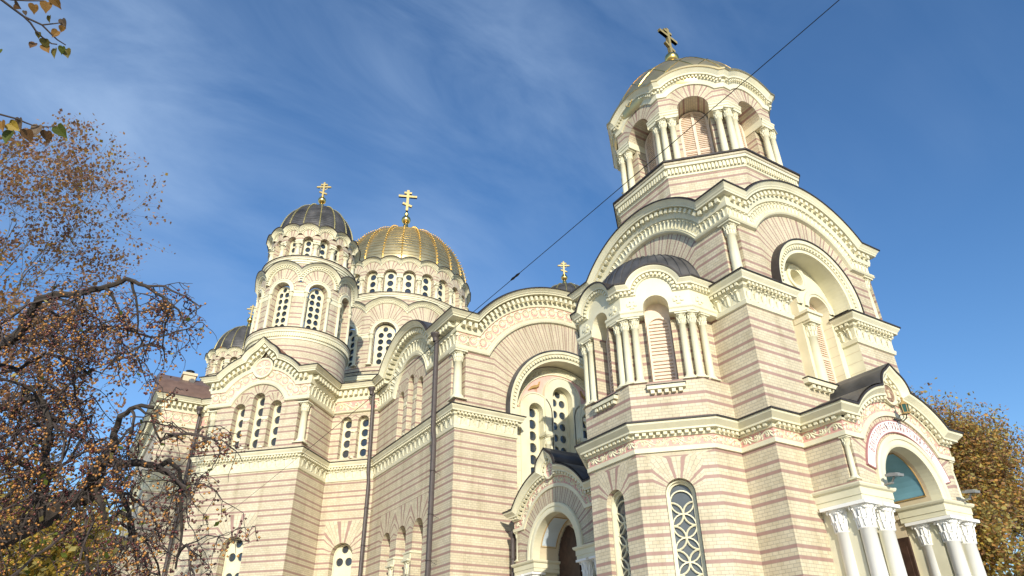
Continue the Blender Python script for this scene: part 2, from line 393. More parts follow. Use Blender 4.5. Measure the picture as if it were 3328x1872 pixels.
def psweep(mb, pts, prof, closed=False, uv=False, skip=(0, 0)):
    # horizontal moulding along a plan outline; pts run left to right seen from outside
    n = len(pts); P = [V((p[0], p[1], 0)) for p in pts]; offs = []
    for i in range(n):
        def nrm(a, b): t = (b-a).normalized(); return V((t.y, -t.x, 0))
        n0 = nrm(P[i-1], P[i]) if (i > 0 or closed) else None; n1 = nrm(P[i], P[(i+1) % n]) if (i < n-1 or closed) else None
        if n0 is None: o = n1
        elif n1 is None: o = n0
        else:
            o = n0+n1; o = o*(1/max(.2, (1+n0.dot(n1))))
        offs.append(o)
    L = [0]
    for i in range(1, n+1): L.append(L[-1]+(P[i % n]-P[i-1]).length)
    rows = []; uvs = []
    for out, z in prof:
        r = [P[i]+offs[i]*out+V((0, 0, z)) for i in range(n)]; w = [(L[i], z) for i in range(n)]
        if closed: r.append(r[0]); w.append((L[n], z))
        k0, k1 = skip[0], len(r)-skip[1]
        rows.append(r[k0:k1]); uvs.append(w[k0:k1])
    mb.grid(rows, uvs)
def segs(pts, closed=False, skip=(0, 0)):
    n = len(pts)
    for i in range(skip[0], (n if closed else n-1)-skip[1]):
        a, b = pts[i], pts[(i+1) % n]; l = math.hypot(b[0]-a[0], b[1]-a[1])
        yield Fr(a[0], a[1], b[0]-a[0], b[1]-a[1]), l
def hline(l, z): return [(0, z), (l, z)]
# columns ---------------------------------------------------------------------------------
_cc = {}
def column_meshes(h, r, mt):
    k = (round(h, 3), round(r, 3), mt)
    if k in _cc: return _cc[k]
    sh = MB(); sh.sm = True; ch = min(r*3.0, h*.22); bz = r*1.1
    sh.lathe((0, 0, 0), [(r*1.62, 0), (r*1.62, bz*.25), (r*1.7, bz*.4), (r*1.45, bz*.6), (r*1.3, bz*.75), (r*1.36, bz*.85), (r*1.1, bz), (r*1.02, bz*1.2), (r, h*.4), (r*.9, h-ch-.02), (r*1.08, h-ch-.01), (r*1.08, h-ch+.012)], 14)
    sh.sm = False
    sh.box((-r*1.7, -r*1.7, -.02), (r*3.4, 0, 0), (0, r*3.4, 0), (0, 0, .03))
    cp = MB(); cp.sm = True; z0 = h-ch
    cp.lathe((0, 0, 0), [(r*.93, z0), (r*.98, z0+ch*.3), (r*1.15, z0+ch*.7), (r*1.5, z0+ch*.9)], 12)
    cp.sm = False
    for row, (zz, hh, rr, cu, off) in enumerate(((z0+ch*.22, ch*.46, r*.98, r*.20, 0), (z0+ch*.55, ch*.50, r*1.06, r*.26, .5))):
        for i in range(8):
            a = 2*pi*(i+off)/8
            f = Fr(cos(a)*rr, sin(a)*rr, -sin(a), cos(a)); leaf(cp, f, 0, zz, 1, 0, r*.78, hh, 0, cu)
    for i in range(4):
        a = pi/4+i*pi/2; f = Fr(cos(a)*r*1.5, sin(a)*r*1.5, -sin(a), cos(a))
        for s in (-1, 1):
            cp.tube([f.pt(s*(r*.1+r*.26*(1-t*.8)*cos(6.5*t)), z0+ch*.78+r*.26*(1-t*.8)*sin(6.5*t), .0) for t in [j/9 for j in range(10)]], r*.09, 4)
    q = r*1.62; cp.box((-q, -q, h-ch*.13), (2*q, 0, 0), (0, 2*q, 0), (0, 0, ch*.13))
    _cc[k] = (sh.mesh('column', mt), cp.mesh('capital', mt)); return _cc[k]
def column(parent, p, z0, z1, r, ang=0, name='column', mt='trim'):
    a, b = column_meshes(z1-z0, r, mt)
    o = place(name, a, parent, Matrix.Translation((p[0], p[1], z0)) @ Matrix.Rotation(ang, 4, 'Z'))
    place('capital', b, o); return o
def fang(fr, u=0): t, n = fr.ax(u); return atan2(n.y, n.x)
# windows -------------------------------------------------------------------------------------
def dots(rows, cols, uc, z0, z1, w):
    out = []; h = (z1-z0)/rows; r = min(h, w/cols)*.40
    for i in range(rows):
        for j in range(cols): out.append((uc+(j-(cols-1)/2)*w/cols, z0+h*(i+.5), r))
    return out
def tracery_window(parent, fr, uc, zb, zs, r, d, cols=1, rows=6, th=.05, name='window'):
    pl = MB(); o = arch(uc, zb, zs, r, 12)
    fr_ = r*.16; w = 2*(r-fr_)
    ztop = zs + (r*.30 if cols == 2 else r*.8); cs = [(x, z, q) for x, z, q in dots(rows, cols, uc, zb+.08, ztop, w)]
    if cols == 2: cs.append((uc, zs+r*.58, cs[0][2]*.95))
    holes = [circ(x, z, q*1.0, 14) for x, z, q in cs]
    wall(pl, fr, o, holes, d, res=(.25 if isinstance(fr, Cyl) else None))
    for h in holes: reveal(pl, fr, h, d, d-th, True)
    for x, z, q in cs: ring(pl, fr, x, z, q, q*1.16, d, d+.014, 0, 2*pi, 14, prof=[(q, d), (q*1.03, d+.016), (q*1.14, d+.016), (q*1.17, d)])
    ring(pl, fr, uc, zs, r-fr_*.6, r, d, d+.03, 0, pi, 12, zb)
    ob = pl.build(name, 'trim', parent)
    g = MB(); wall(g, fr, o, (), d-th); g.build('glass', 'glass', ob)
    return ob
def shutter_window(parent, fr, uc, zb, zs, r, d, slat=.055, leaves=1):
    f = MB(); b = r*.17
    ring(f, fr, uc, zs, r-b, r, d-.03, d+.03, 0, pi, 14, zb, prof=[(r-b, d-.03), (r-b, d+.03), (r, d+.03), (r, d-.03)])
    wall(f, fr, arch(uc, zb, zs, r-b*.5, 12), (), d-.035)
    if leaves == 2: obox(f, fr, uc, (zb+zs+r)/2-.02, 0, 1, zs+r-zb-.05, b*1.1, d-.03, d+.045)
    for z in (zb+.04, zb+(zs-zb)*.5): obox(f, fr, uc, z, 1, 0, 2*(r-b), .07, d-.03, d+.02)
    ob = f.build('shutter', 'shutter', parent)
    s = MB(); z = zb+.1
    while z < zs+r-b-.06:
        hw = r-b if z < zs else sqrt(max((r-b)**2-(z-zs)**2, .001))
        a = [fr.pt(uc-hw, z, d+.015), fr.pt(uc+hw, z, d+.015), fr.pt(uc+hw, z+slat*.8, d-.03), fr.pt(uc-hw, z+slat*.8, d-.03)]
        s.quad(*a); s.quad(fr.pt(uc-hw, z-.012, d+.015), fr.pt(uc+hw, z-.012, d+.015), a[1], a[0])
        s.quad(fr.pt(uc-hw, z-.012, d-.03), fr.pt(uc+hw, z-.012, d-.03), fr.pt(uc+hw, z-.012, d+.015), fr.pt(uc-hw, z-.012, d+.015))
        z += slat
    s.build('slats', 'shutter', ob); return ob

# ------------------------------------------------------------------ the cathedral
_b0 = MB.build
def _build(s, name, mats, parent=None):
    o = _b0(s, name, mats, parent)
    if parent is not None and parent.parent is None: o.matrix_parent_inverse = Matrix.Translation(-parent.location)
    return o
MB.build = _build
_p0 = place
def place(name, me, parent, mw=None):
    o = _p0(name, me, parent, mw)
    if parent is not None and parent.parent is None: o.matrix_parent_inverse = Matrix.Translation(-parent.location)
    return o
CX, CY = 16.85, 43.53
church = tag(empty('cathedral', (CX, CY, GZ)), 'cream and rose striped brick cathedral with arched gables, round drums and gold and black domes', 'cathedral')
K8 = tan(pi/8)
def flashing(mb, pts, z, o0, o1, rise=.05, closed=False, skip=(0, 0)): psweep(mb, pts, [(o0-.03, z-.012), (o0+.012, z-.012), (o0+.012, z+.028), (o1, z+rise)], closed, skip=skip)
def gflash(mb, fr, gp, out, back, kL, kR): gsweep(mb, fr, gp, [(out-.03, -.012), (out+.012, -.012), (out+.012, .03), (back, .06)], kL, kR)
def dark_roof(fr, gp, out, back, matn='lead', name='roof', parent=None):
    m = MB(); rows = []
    k = 6
    for i in range(k+1):
        d = out+(back-out)*i/k; rows.append([fr.pt(u, z, d) for u, z in gp(.06)])
    m.grid(rows); return m.build(name, matn, parent or church)

# --- common mouldings
def belt(pts, parent=church, closed=False, skip=(0, 0)):
    m = MB(); psweep(m, pts, [(0, 5.03), (.05, 5.035), (.055, 5.14), (.02, 5.155)], closed, skip=skip)
    psweep(m, pts, [(.02, 5.385), (.06, 5.39), (.07, 5.43), (.07, 5.50), (.2, 5.505), (.2, 5.55), (.25, 5.60), (.31, 5.66), (.32, 5.72), (.0, 5.725)], closed, skip=skip)
    for f, l in segs(pts, closed, skip): dentils(m, f, hline(l, 5.462), .165, .075, .07, .165, .55)
    m.build('cornice', 'trim', parent)
    fl = MB(); flashing(fl, pts, 5.722, .335, -.02, .07, closed, skip); fl.build('flashing', 'flash', parent)
    b = MB(); psweep(b, pts, [(.02, 5.155), (.02, 5.385)], closed, skip=skip); bo = b.build('frieze', 'pink', parent)
    s = MB()
    for f, l in segs(pts, closed, skip): scroll(s, f, hline(l, 5.27), .21, .34, .02)
    s.build('scroll_ornament', 'trim', bo)
def capital_zone(pts, z, parent=church, sc=1., leafstep=.3, ends=None):
    # z = foot of the moulding; leaves, dentils and a small cornice above (about one metre high)
    m = MB()
    psweep(m, pts, [(0, z), (.05, z+.02), (.07, z+.13), (.03, z+.17), (.03, z+.50), (.10, z+.56), (.10, z+.66), (.2, z+.665), (.2, z+.72), (.27*sc, z+.82), (.28*sc, z+.88), (0, z+.885)])
    for f, l in segs(pts):
        dentils(m, f, hline(l, z+.61), .15, .08, .10, .18, .55)
    m.build('cornice', 'trim', parent)
    fl = MB(); flashing(fl, pts, z+.882, .295*sc, -.02, .06); fl.build('flashing', 'flash', parent)
    s = MB()
    for f, l in segs(pts):
        if l < .3: continue
        pl, st = along(hline(l, z+.34), leafstep)
        for u, zz, tx, tz in pl:
            leaf(s, f, u, zz, tx, tz, st*.8, .34, .03, .085); leaf(s, f, u+st/2 if u+st/2 < l-.05 else u, zz+.1, tx, tz, st*.45, .16, .03, .06)
    s.build('leaf_ornament', 'trim', parent)
def ogable(fr, gp, gpc, lv, out, kL, kR, parent=church, friezemat='rose', orn='palm', mod=True, step=.45, roofback=-3., roofmat='lead', roof=True, cap_s=1.):
    # lv: levels below the top line: shelf foot, shelf top, frieze top, block foot, block top
    s0, s1, f1, b0, b1 = lv
    m = MB()
    gsweep(m, fr, gp, [(0, s0), (.10, s0+.03), (.13, s0+(s1-s0)*.45), (.10, s0+(s1-s0)*.5), (.12, s1-.03), (.03, s1)], kL, kR)
    gsweep(m, fr, gp, [(.03, f1), (.09, f1+.02), (.12, b0)], kL, kR)
    gsweep(m, fr, gpc, [(.12, b0), (.12, b1), (out*.72, b1+.005), (out*.72, b1*.8), (out*.8, b1*.62), (out*.82, b1*.5), (out*.98, b1*.12), (out, -.02), (out, 0), (0, .01)], kL, kR)
    pth = gp((b0+b1)/2) if not mod else gp((b0+b1)/2)
    pm = gpc((b0+b1)/2)
    dentils(m, fr, pm, step*(.62 if mod else .5), (b1-b0)*.62, .12, out*.62, .5)
    m.build('cornice', 'trim', parent)
    fl = MB(); gflash(fl, fr, gpc, out+.015, -.1, kL, kR); fl.build('flashing', 'flash', parent)
    b = MB(); gsweep(b, fr, gp, [(.03, s1), (.03, f1)], kL, kR); bo = b.build('frieze', friezemat, parent)
    o = MB(); H = (f1-s1)*.94
    if orn == 'palm': palmettes(o, fr, gp((s1+f1)/2), H, H*.95, .03)
    elif orn == 'leaf':
        pl, st = along(gp((s1+f1)/2), H*.62)
        for u, z, tx, tz in pl: leaf(o, fr, u, z, tx, tz, st*.85, H*.95, .03, H*.22)
    else: scroll(o, fr, gp((s1+f1)/2), H, H*1.6, .03)
    o.build('scroll_ornament', 'trim', bo)
    if roof: dark_roof(fr, gpc, out*.9, roofback, roofmat, 'roof', parent)
def notch_column(x, y, s1, s2, z0, z1, r, parent=church):
    column(parent, (x, y), z0, z1, r, pi/4 if abs(abs(s1)-abs(s2)) > 5 else 0)

# ============ bell tower
TX0, TY0, TCX, TCY = 13.46, 10.23, 16.62, 13.60
TX1, TY1 = 2*TCX-TX0, 2*TCY-TY0
OC = (13.48, 13.50); OR = 2.25; oh = OR*K8
tplan = [(TX0, TY1), (TX0, OC[1]+OR), (OC[0]-oh, OC[1]+OR), (OC[0]-OR, OC[1]+oh), (OC[0]-OR, OC[1]-oh), (OC[0]-oh, OC[1]-OR), (TX0, OC[1]-OR), (TX0, TY0), (14.46, TY0), (14.46, 9.8)]
TF = Fr(TCX, TY0, 1, 0); TL = Fr(TX0, TCY, 0, -1); TR_ = Fr(TX1, TCY, 0, 1); TB = Fr(TCX, TY1, -1, 0)
low = MB(); hole_r, hzs, hzb = .345, 4.05, -.4
tur = list(segs(tplan[:-1]))
for i, (f, l) in enumerate(tur):
    if 2 <= i <= 4 or (i == 1 and False):
        h = arch(l/2, hzb, hzs, hole_r, 14)
        wall(low, f, [(0, GZ), (l, GZ), (l, 5.03), (0, 5.03)], [h], 0, fanbox(l/2, hzs, .60, 4.98, 5.11), .16)
        reveal(low, f, h[::-1], 0, -.32)
    else: wall(low, f, [(0, GZ), (l, GZ), (l, 5.03), (0, 5.03)])
wall(low, TF, [(14.46-TCX, GZ), (TX1-TCX, GZ), (TX1-TCX, 5.6), (14.46-TCX, 5.6)], [arch(-.02, GZ+.01, 4.0, 1.07, 20)])
for f, w in ((TR_, TCY-TY0), (TB, TX1-TCX)): wall(low, f, [(-w, GZ), (w, GZ), (w, 11.42), (-w, 11.42)])
low.build('tower_wall', 'brick', church)
belt(tplan, skip=(0, 1))
for i, (f, l) in enumerate(tur):                              # flower-tracery windows of the stair turret
    if not 2 <= i <= 4: continue
    fm = MB(); uc = l/2; r = hole_r-.02
    ring(fm, f, uc, hzs, r-.07, r, -.2, -.10, 0, pi, 14, hzb, prof=[(r-.07, -.32), (r-.07, -.22), (r-.03, -.20), (r-.03, -.13), (r+.01, -.13)])
    w = 2*(r-.06); Hh = w*1.0; z = hzs+.10
    k = 0
    while z > 1.0:
        pr = (.024,) 
        c = [(uc+Hh/2*cos(2*pi*j/20), z-Hh/2+Hh/2*sin(2*pi*j/20)) for j in range(21)]
        for q in (c,):
            fm.tube([f.pt(a, b, -.24) for a, b in q], .021, 4)
        for s in (-1, 1):
            q = [(uc+s*Hh/2-s*Hh/2*sin(pi*j/10), z-Hh+Hh/2*cos(pi*j/10)) for j in range(11)]
            fm.tube([f.pt(a, b, -.24) for a, b in q], .021, 4)
        z -= Hh
    wo_ = fm.build('window', 'trim', church)
    g = MB(); wall(g, f, arch(uc, hzb, hzs, r-.03, 12), (), -.29); g.build('glass', 'tint', wo_)

# middle stage: tower body and turret parapet, z 5.7 .. 8.7
mid = MB()
for i, (f, l) in enumerate(tur[:7]):
    if i in (0, 6): wall(mid, f, [(0, 5.6), (l, 5.6), (l, 9.0), (0, 9.0)])
    else: wall(mid, f, [(0, 5.6), (l, 5.6), (l, 6.86), (0, 6.86)])
psweep(mid, tplan[1:7], [(0, 6.86), (-.3, 6.865)], uv=True)
for y0, y1 in ((OC[1]-OR, OC[1]-OR+.4), (OC[1]+OR-.4, OC[1]+OR)): mid.quad((TX0, y1, 6.7), (TX0, y0, 6.7), (TX0, y0, 9.4), (TX0, y1, 9.4), [(y1, 6.7), (y0, 6.7), (y0, 9.4), (y1, 9.4)])
gpT = lambda w: (lambda dl: gpath(w, w, 12.38, 0, 9.99, 3.556, dl))
wF, wL = TX1-TCX, TCY-TY0
# front wall with its big niche; notches at the corner for the colonnettes
NZ, NR = 9.8, 1.42
def gable_wall(mb, fr, w, gp, dl, z0, notch, zn0, zn1, hole, uvf, res):
    top = gp(dl); top = [p for p in top if -w < p[0] < w]
    outer = [(-w, z0), (w, z0)]
    if notch: outer += [(w, zn0), (w-notch, zn0), (w-notch, zn1), (w, zn1)]
    outer += [(w, top[0][1])] + top[::-1] + [(-w, top[0][1])]
    if notch: outer += [(-w, zn1), (-w+notch, zn1), (-w+notch, zn0), (-w, zn0)]
    wall(mb, fr, outer, hole, 0, uvf, res)
nh = arch(0, 6.95, NZ, NR, 22); NT = .32
gable_wall(mid, TF, wF, gpT(wF), -1.0, 5.6, NT, 9.66, 11.4, [nh], fan(0, NZ, 2.0), .22)
gable_wall(mid, TL, wL, gpT(wL), -1.0, 9.0, NT, 9.66, 11.4, [], fan(0, NZ, 2.0), .24)
for a in ((TX0, TX0+NT), (TX1, TX1-NT)):
    for y0, y1 in ((TY0, TY0+NT),):
        mid.quad((a[0], y1, 9.66), (a[1], y1, 9.66), (a[1], y1, 11.4), (a[0], y1, 11.4), [(0, 9.66), (NT, 9.66), (NT, 11.4), (0, 11.4)])
        mid.quad((a[1], y0, 9.66), (a[1], y1, 9.66), (a[1], y1, 11.4), (a[1], y0, 11.4), [(0, 9.66), (NT, 9.66), (NT, 11.4), (0, 11.4)])
mid.build('tower_wall', 'brick', church)
for x, y in ((TX0+.15, TY0+.15), (TX1-.15, TY0+.15), (TX0+.15, TY1-.15)): column(church, (x, y), 9.7, 11.38, .135)
lvT = (-1.02, -.86, -.56, -.42, -.22)
for f, w in ((TF, wF), (TL, wL), (TR_, wL), (TB, wF)):
    ogable(f, gpT(w), gpT(w), lvT, .38, 1, 1, friezemat='trim', orn='leaf', step=.36, roofback=-1.6)
# capital zone on the piers
capital_zone([(TX0, OC[1]-OR), (TX0, TY0), (TCX-NR, TY0), (TCX-NR, TY0+.5)], 8.69)
capital_zone([(TCX+NR, TY0+.5), (TCX+NR, TY0), (TX1, TY0), (TX1, TY0+2)], 8.69)
# niche: hood, reveals, twin lancets with an oculus, a column between
hd = MB(); ring(hd, TF, 0, NZ, NR, NR+.36, 0, .10, 0, pi, 36, 9.62, prof=[(NR, -.5), (NR, .10), (NR+.10, .10), (NR+.11, .14), (NR+.24, .15), (NR+.26, .2), (NR+.36, .22), (NR+.36, 0)])
dentils(hd, TF, [(-(NR+.17)*cos(pi*i/40), NZ+(NR+.17)*sin(pi*i/40)) for i in range(41)], .13, .07, .14, .19, .5)
hd.build('archivolt', 'trim', church)
fh = MB(); ring(fh, TF, 0, NZ, NR+.36, NR+.43, 0, .26, 0, pi, 36, 9.62, prof=[(NR+.365, 0), (NR+.365, .25), (NR+.40, .25), (NR+.42, 0)]); fh.build('flashing', 'flash', church)
nz_ = MB(); D1 = -.48
lr, lu, lzs = .46, .72, 9.78
hl = [arch(-lu, 7.0, lzs, lr, 12), arch(lu, 7.0, lzs, lr, 12), circ(0, 10.72, .27, 20)]
wall(nz_, TF, arch(0, 6.96, NZ, NR-.005, 24), hl, D1)
for h in hl: reveal(nz_, TF, h[::-1] if len(h) < 18 else h, D1, D1-.42, len(h) > 18)
for u in (-lu, lu): ring(nz_, TF, u, lzs, lr, lr+.2, D1, D1+.04, 0, pi, 16)
ring(nz_, TF, 0, 10.72, .27, .42, D1, D1+.03, 0, 2*pi, 24)
wall(nz_, TF, circ(0, 10.72, .28, 18), (), D1-.4)
reveal(nz_, TF, [(NR, 6.95), (NR, NZ)], 0.02, D1); reveal(nz_, TF, [(-NR, 6.95), (-NR, NZ)], 0.02, D1)
jl = nz_; jl.mi = 1
for z in [7.25+.3*i for i in range(8)]:
    jl.quad(TF.pt(NR-.004, z, .0), TF.pt(NR-.004, z, D1), TF.pt(NR-.004, z+.014, D1), TF.pt(NR-.004, z+.014, 0))
    jl.quad(TF.pt(lu+lr-.003, z, D1), TF.pt(lu+lr-.003, z, D1-.4), TF.pt(lu+lr-.003, z+.014, D1-.4), TF.pt(lu+lr-.003, z+.014, D1))
nz_.build('niche', ['trim', 'tan'], church)
for u in (-lu, lu): shutter_window(church, TF, u, 7.0, lzs, lr, D1-.34, .075)
column(church, TF.pt(0, 0, D1+.02), 7.0, 9.15, .15)
im = MB(); im.box(TF.pt(-.28, 9.15, D1+.27), (.56, 0, 0), (0, .5, 0), (0, 0, .2)); im.box(TF.pt(-.34, 9.35, D1+.32), (.68, 0, 0), (0, .5, 0), (0, 0, .08)); im.build('impost', 'trim', church)
sl = MB(); sl.box(TF.pt(-NR-.14, 6.82, .16), (2*NR+.28, 0, 0), (0, .65, 0), (0, 0, .13)); dentils(sl, TF, [(-NR, 6.76), (NR, 6.76)], .2, .09, 0, .12, .55); sl.build('sill', 'trim', church)
fs = MB(); fs.box(TF.pt(-NR-.16, 6.951, .19), (2*NR+.32, 0, 0), (0, .65, 0), (0, 0, .02)); fs.build('flashing', 'flash', church)

# --- stair turret: columned upper stage, gabled crown and lead dome
ti = OR-.24
octl = [(OC[0]-oh, OC[1]+OR), (OC[0]-OR, OC[1]+oh), (OC[0]-OR, OC[1]-oh), (OC[0]-oh, OC[1]-OR)]
faces = [Fr(OC[0]+OR*cos(a), OC[1]+OR*sin(a), -sin(a), cos(a)) for a in (R(90), R(135), R(180), R(225), R(270))]
SR, SZ = .335, 9.02
for i, f in enumerate(faces):
    b = MB(); hw = ti*K8
    for s in (-1, 1):
        if not 0 < i < 4: wall(b, f, [(min(0, s*hw), 6.86), (max(0, s*hw), 6.86), (max(0, s*hw), 8.8), (min(0, s*hw), 8.8)], (), -.24); continue
        wall(b, f, [(min(s*SR, s*hw), 6.86), (max(s*SR, s*hw), 6.86), (max(s*SR, s*hw), 8.8), (min(s*SR, s*hw), 8.8)], (), -.24)
    for s in (-1, 1):
        if 0 < i < 4: reveal(b, f, [(s*SR, 6.6), (s*SR, 8.74)], -.01, -.62)
    b.build('turret_wall', 'brick', church)
    el, er = (0., oh) if i == 0 else (oh, 0.) if i == 4 else (oh, oh)
    gp = (lambda dl: gpath(oh, oh, 9.70, 0, 9.42, .79, dl, 20)) if 0 < i < 4 else (lambda dl: [(-el, 9.70+dl), (0 if False else (er-el)/2, 9.70+dl), (er, 9.70+dl)])
    e = MB(); a_ = arch(0, 8.8, SZ, SR, 14)
    top = [p for p in gp(-.02) if abs(p[0]) < oh]
    if 0 < i < 4:
        wall(e, f, [(-oh, 8.8), (-SR, 8.8)] + a_[1:-1] + [(SR, 8.8), (oh, 8.8), (oh, 9.68)] + top[::-1] + [(-oh, 9.68)])
        reveal(e, f, a_[::-1], 0, -.62)
    else: wall(e, f, [(-el, 8.8), (er, 8.8), (er, 9.68), (-el, 9.68)])
    k = 0 if i in (0, 4) else K8
    kk = (-1 if i == 0 else K8, -1 if i == 4 else K8)
    for s in (-1, 1):
        if (i == 0 and s < 0) or (i == 4 and s > 0): continue
        u0, u1 = (SR if 0 < i < 4 else 0, oh) if s > 0 else (-oh, -SR if 0 < i < 4 else 0)
        rows = []
        for o, z in ((0, 8.74), (.05, 8.76), (.06, 8.84), (.09, 8.88), (.09, 8.94), (.0, 8.96)):
            rows.append([f.pt(u0-(o*K8 if s < 0 else 0), z, o), f.pt(u1+(o*K8 if s > 0 else 0), z, o)])
        e.grid(rows)
        e.quad(f.pt(u0, 8.74, 0), f.pt(u1, 8.74, 0), f.pt(u1*(1 if s < 0 else ti/OR), 8.74, -.24), f.pt(u0*(1 if s > 0 else ti/OR), 8.74, -.24))
        sq = s*(SR-.006); e.quad(f.pt(sq, 8.74, .06), f.pt(sq, 8.74, -.5), f.pt(sq, 8.97, -.5), f.pt(sq, 8.97, .06))
        cx_, cz_ = s*.62, 9.14                                     # relief crosses
        for w_, h_, o_ in ((.22, .07, .03), (.07, .22, .031)): obox(e, f, cx_, cz_, 1, 0, w_, h_, 0, o_)
        for dx, dz in ((-.1, 0), (.1, 0), (0, .1), (0, -.1)): obox(e, f, cx_+dx, cz_+dz, 1, 0, .07 if dx == 0 or True else .05, .10 if dx else .06, 0, .029) if dx else obox(e, f, cx_, cz_+dz, 1, 0, .11, .05, 0, .029)
    gsweep(e, f, gp, [(.0, -.30), (.05, -.29), (.06, -.17), (.14, -.165), (.15, -.12), (.22, -.04), (.23, 0), (-.1, .02)], K8 if i else 0, K8 if i < 4 else 0)
    dentils(e, f, gp(-.225), .115, .075, .05, .125, .55)
    e.build('turret_crown', 'trim', church)
    fl = MB(); gflash(fl, f, gp, .245, -.2, K8 if i else 0, K8 if i < 4 else 0); fl.build('flashing', 'flash', church)
    if not 0 < i < 4: continue
    shutter_window(church, f, 0, 6.72, 8.60, SR-.02, -.46, .1)
    g = MB(); wall(g, f, arch(0, 6.7, SZ+.05, SR+.03, 14), [arch(0, 6.701, 8.60, SR-.06, 12)], -.5); g.build('shutter_frame', 'shutter', church)
    s = MB(); s.box(f.pt(-SR-.14, 6.62, .13), f.u*(2*SR+.28), -f.n*.6, (0, 0, .1)); dentils(s, f, [(-SR-.1, 6.56), (SR+.1, 6.56)], .16, .09, 0, .1, .55); s.build('sill', 'trim', church)
    s = MB(); s.box(f.pt(-SR-.16, 6.722, .155), f.u*(2*SR+.32), -f.n*.6, (0, 0, .018)); s.build('flashing', 'flash', church)
    if 0 < i < 4:
        for u in (-.62, .62): column(church, f.pt(u, 0, -.11), 6.87, 8.74, .098, fang(f))
for i in range(4):
    a = R(112.5+45*i); rr = (OR-.125)/cos(pi/8); column(church, (OC[0]+rr*cos(a), OC[1]+rr*sin(a)), 6.87, 8.74, .098, a)
column(church, faces[4].pt(-.52, 0, -.11), 6.87, 8.74, .098, -pi/2)
dm_ = MB(); dm_.sm = True
RD, ZD, HD = 2.0, 9.62, 1.95
dm_.lathe((OC[0], OC[1], 0), [(2.12, 9.55), (2.08, 9.72)] + [(max(.01, RD*cos(pi/2*i/12)), ZD+.12+HD*sin(pi/2*i/12)) for i in range(13)], 40, R(75), R(285))
tdome = dm_.build('dome', 'lead', church); tdome['label'] = 'low black lead half dome of the stair turret'
rb = MB()
for k in range(25):
    a = R(75+210*k/24); rb.tube([(OC[0]+(RD*cos(t)+.012)*cos(a), OC[1]+(RD*cos(t)+.012)*sin(a), ZD+.12+HD*sin(t)+.01) for t in [pi/2*i/10 for i in range(10)]], .014, 4)
rb.build('seam', 'lead', tdome)

# --- belfry
BC = (16.72, 13.68)
def octpts(r): return [(BC[0]+r/cos(pi/8)*cos(R(22.5+45*k)), BC[1]+r/cos(pi/8)*sin(R(22.5+45*k))) for k in range(8)]
bf = [Fr(BC[0]+1*cos(R(45*k)), BC[1]+sin(R(45*k)), -sin(R(45*k)), cos(R(45*k))) for k in range(8)]   # d is measured from the axis minus one
b = MB(); psweep(b, octpts(2.95), [(0, 11.6), (0, 14.62)], True)
psweep(b, octpts(2.95), [(.16, 15.0), (.18, 15.02), (.18, 15.12), (.0, 15.125)], True)
BA, BZ = .54, 17.67
for k, f in enumerate(bf):
    gp = lambda dl: gpath(2.75*K8, 2.75*K8, 18.95, 0, BZ, 1.68, dl, 24)
    w = 2.75*K8; a_ = arch(0, 17.62, BZ, BA, 16); top = [p for p in gp(-.62) if abs(p[0]) < w]
    wall(b, f, [(-w, 17.62), (-BA, 17.62)] + a_[1:-1] + [(BA, 17.62), (w, 17.62), (w, top[0][1])] + top[::-1] + [(-w, top[0][1])], (), 1.75, fan(0, BZ, .72), .14)
    reveal(b, f, a_[::-1], 1.75, .9)
    w2 = 2.42*K8
    for s in (-1, 1):
        wall(b, f, [(min(s*BA, s*w2), 15.1), (max(s*BA, s*w2), 15.1), (max(s*BA, s*w2), 17.62), (min(s*BA, s*w2), 17.62)], (), 1.42)
        reveal(b, f, [(s*BA, 15.1), (s*BA, 17.62)], 1.42, .9)
b.build('belfry_wall', 'brick', church)
t = MB()
psweep(t, octpts(2.95), [(0, 14.56), (.03, 14.58), (.03, 14.64), (.05, 14.66), (.05, 14.88), (.14, 14.9), (.15, 15.0)], True)
for f, l in segs(octpts(2.95), True): dentils(t, f, hline(l, 14.77), .115, .2, .05, .11, .55)
for k, f in enumerate(bf):
    gp = lambda dl: gpath(2.75*K8, 2.75*K8, 18.95, 0, BZ, 1.68, dl, 24)
    fo = Fr(f.o.x+f.n.x*1.75, f.o.y+f.n.y*1.75, f.u.x, f.u.y)
    gsweep(t, fo, gp, [(0, -.62), (.05, -.61), (.07, -.42), (.10, -.40), (.10, -.27), (.2, -.265), (.21, -.2), (.3, -.08), (.32, -.06), (.32, 0), (-.2, .02)], K8, K8)
    dentils(t, fo, gp(-.335), .125, .08, .10, .18, .55)
    for s in (-1, 1):                                            # impost blocks over the column groups
        u0, u1 = (BA, 2.75*K8) if s > 0 else (-2.75*K8, -BA)
        rows = []
        for o, z in ((-.33, 17.36), (.0, 17.365), (.03, 17.40), (.03, 17.47), (.06, 17.5), (.06, 17.56), (.09, 17.6), (.09, 17.64), (0, 17.655)):
            rows.append([fo.pt(u0-(o*K8 if s < 0 else .02), z, o), fo.pt(u1+(o*K8 if s > 0 else .02), z, o)])
        t.grid(rows)
        t.quad(fo.pt(s*(BA-.02), 17.36, .05), fo.pt(s*(BA-.02), 17.36, -.84), fo.pt(s*(BA-.02), 17.65, -.84), fo.pt(s*(BA-.02), 17.65, .05))
    shutter_window(church, f, 0, 15.1, BZ-.02, BA-.02, .98, .085, 2)
    for u in (-.78, .78): column(church, f.pt(u, 0, 1.63), 15.32, 17.36, .115, fang(f))
    a = R(22.5+45*k); rr = 2.66/cos(pi/8); column(church, (BC[0]+rr*cos(a), BC[1]+rr*sin(a)), 15.32, 17.36, .115, a)
    for u0, u1 in ((BA, 2.78*K8), (-2.78*K8, -BA)): t.box(fo.pt(u0, 15.1, .03), f.u*(u1-u0), -f.n*.4, (0, 0, .22))
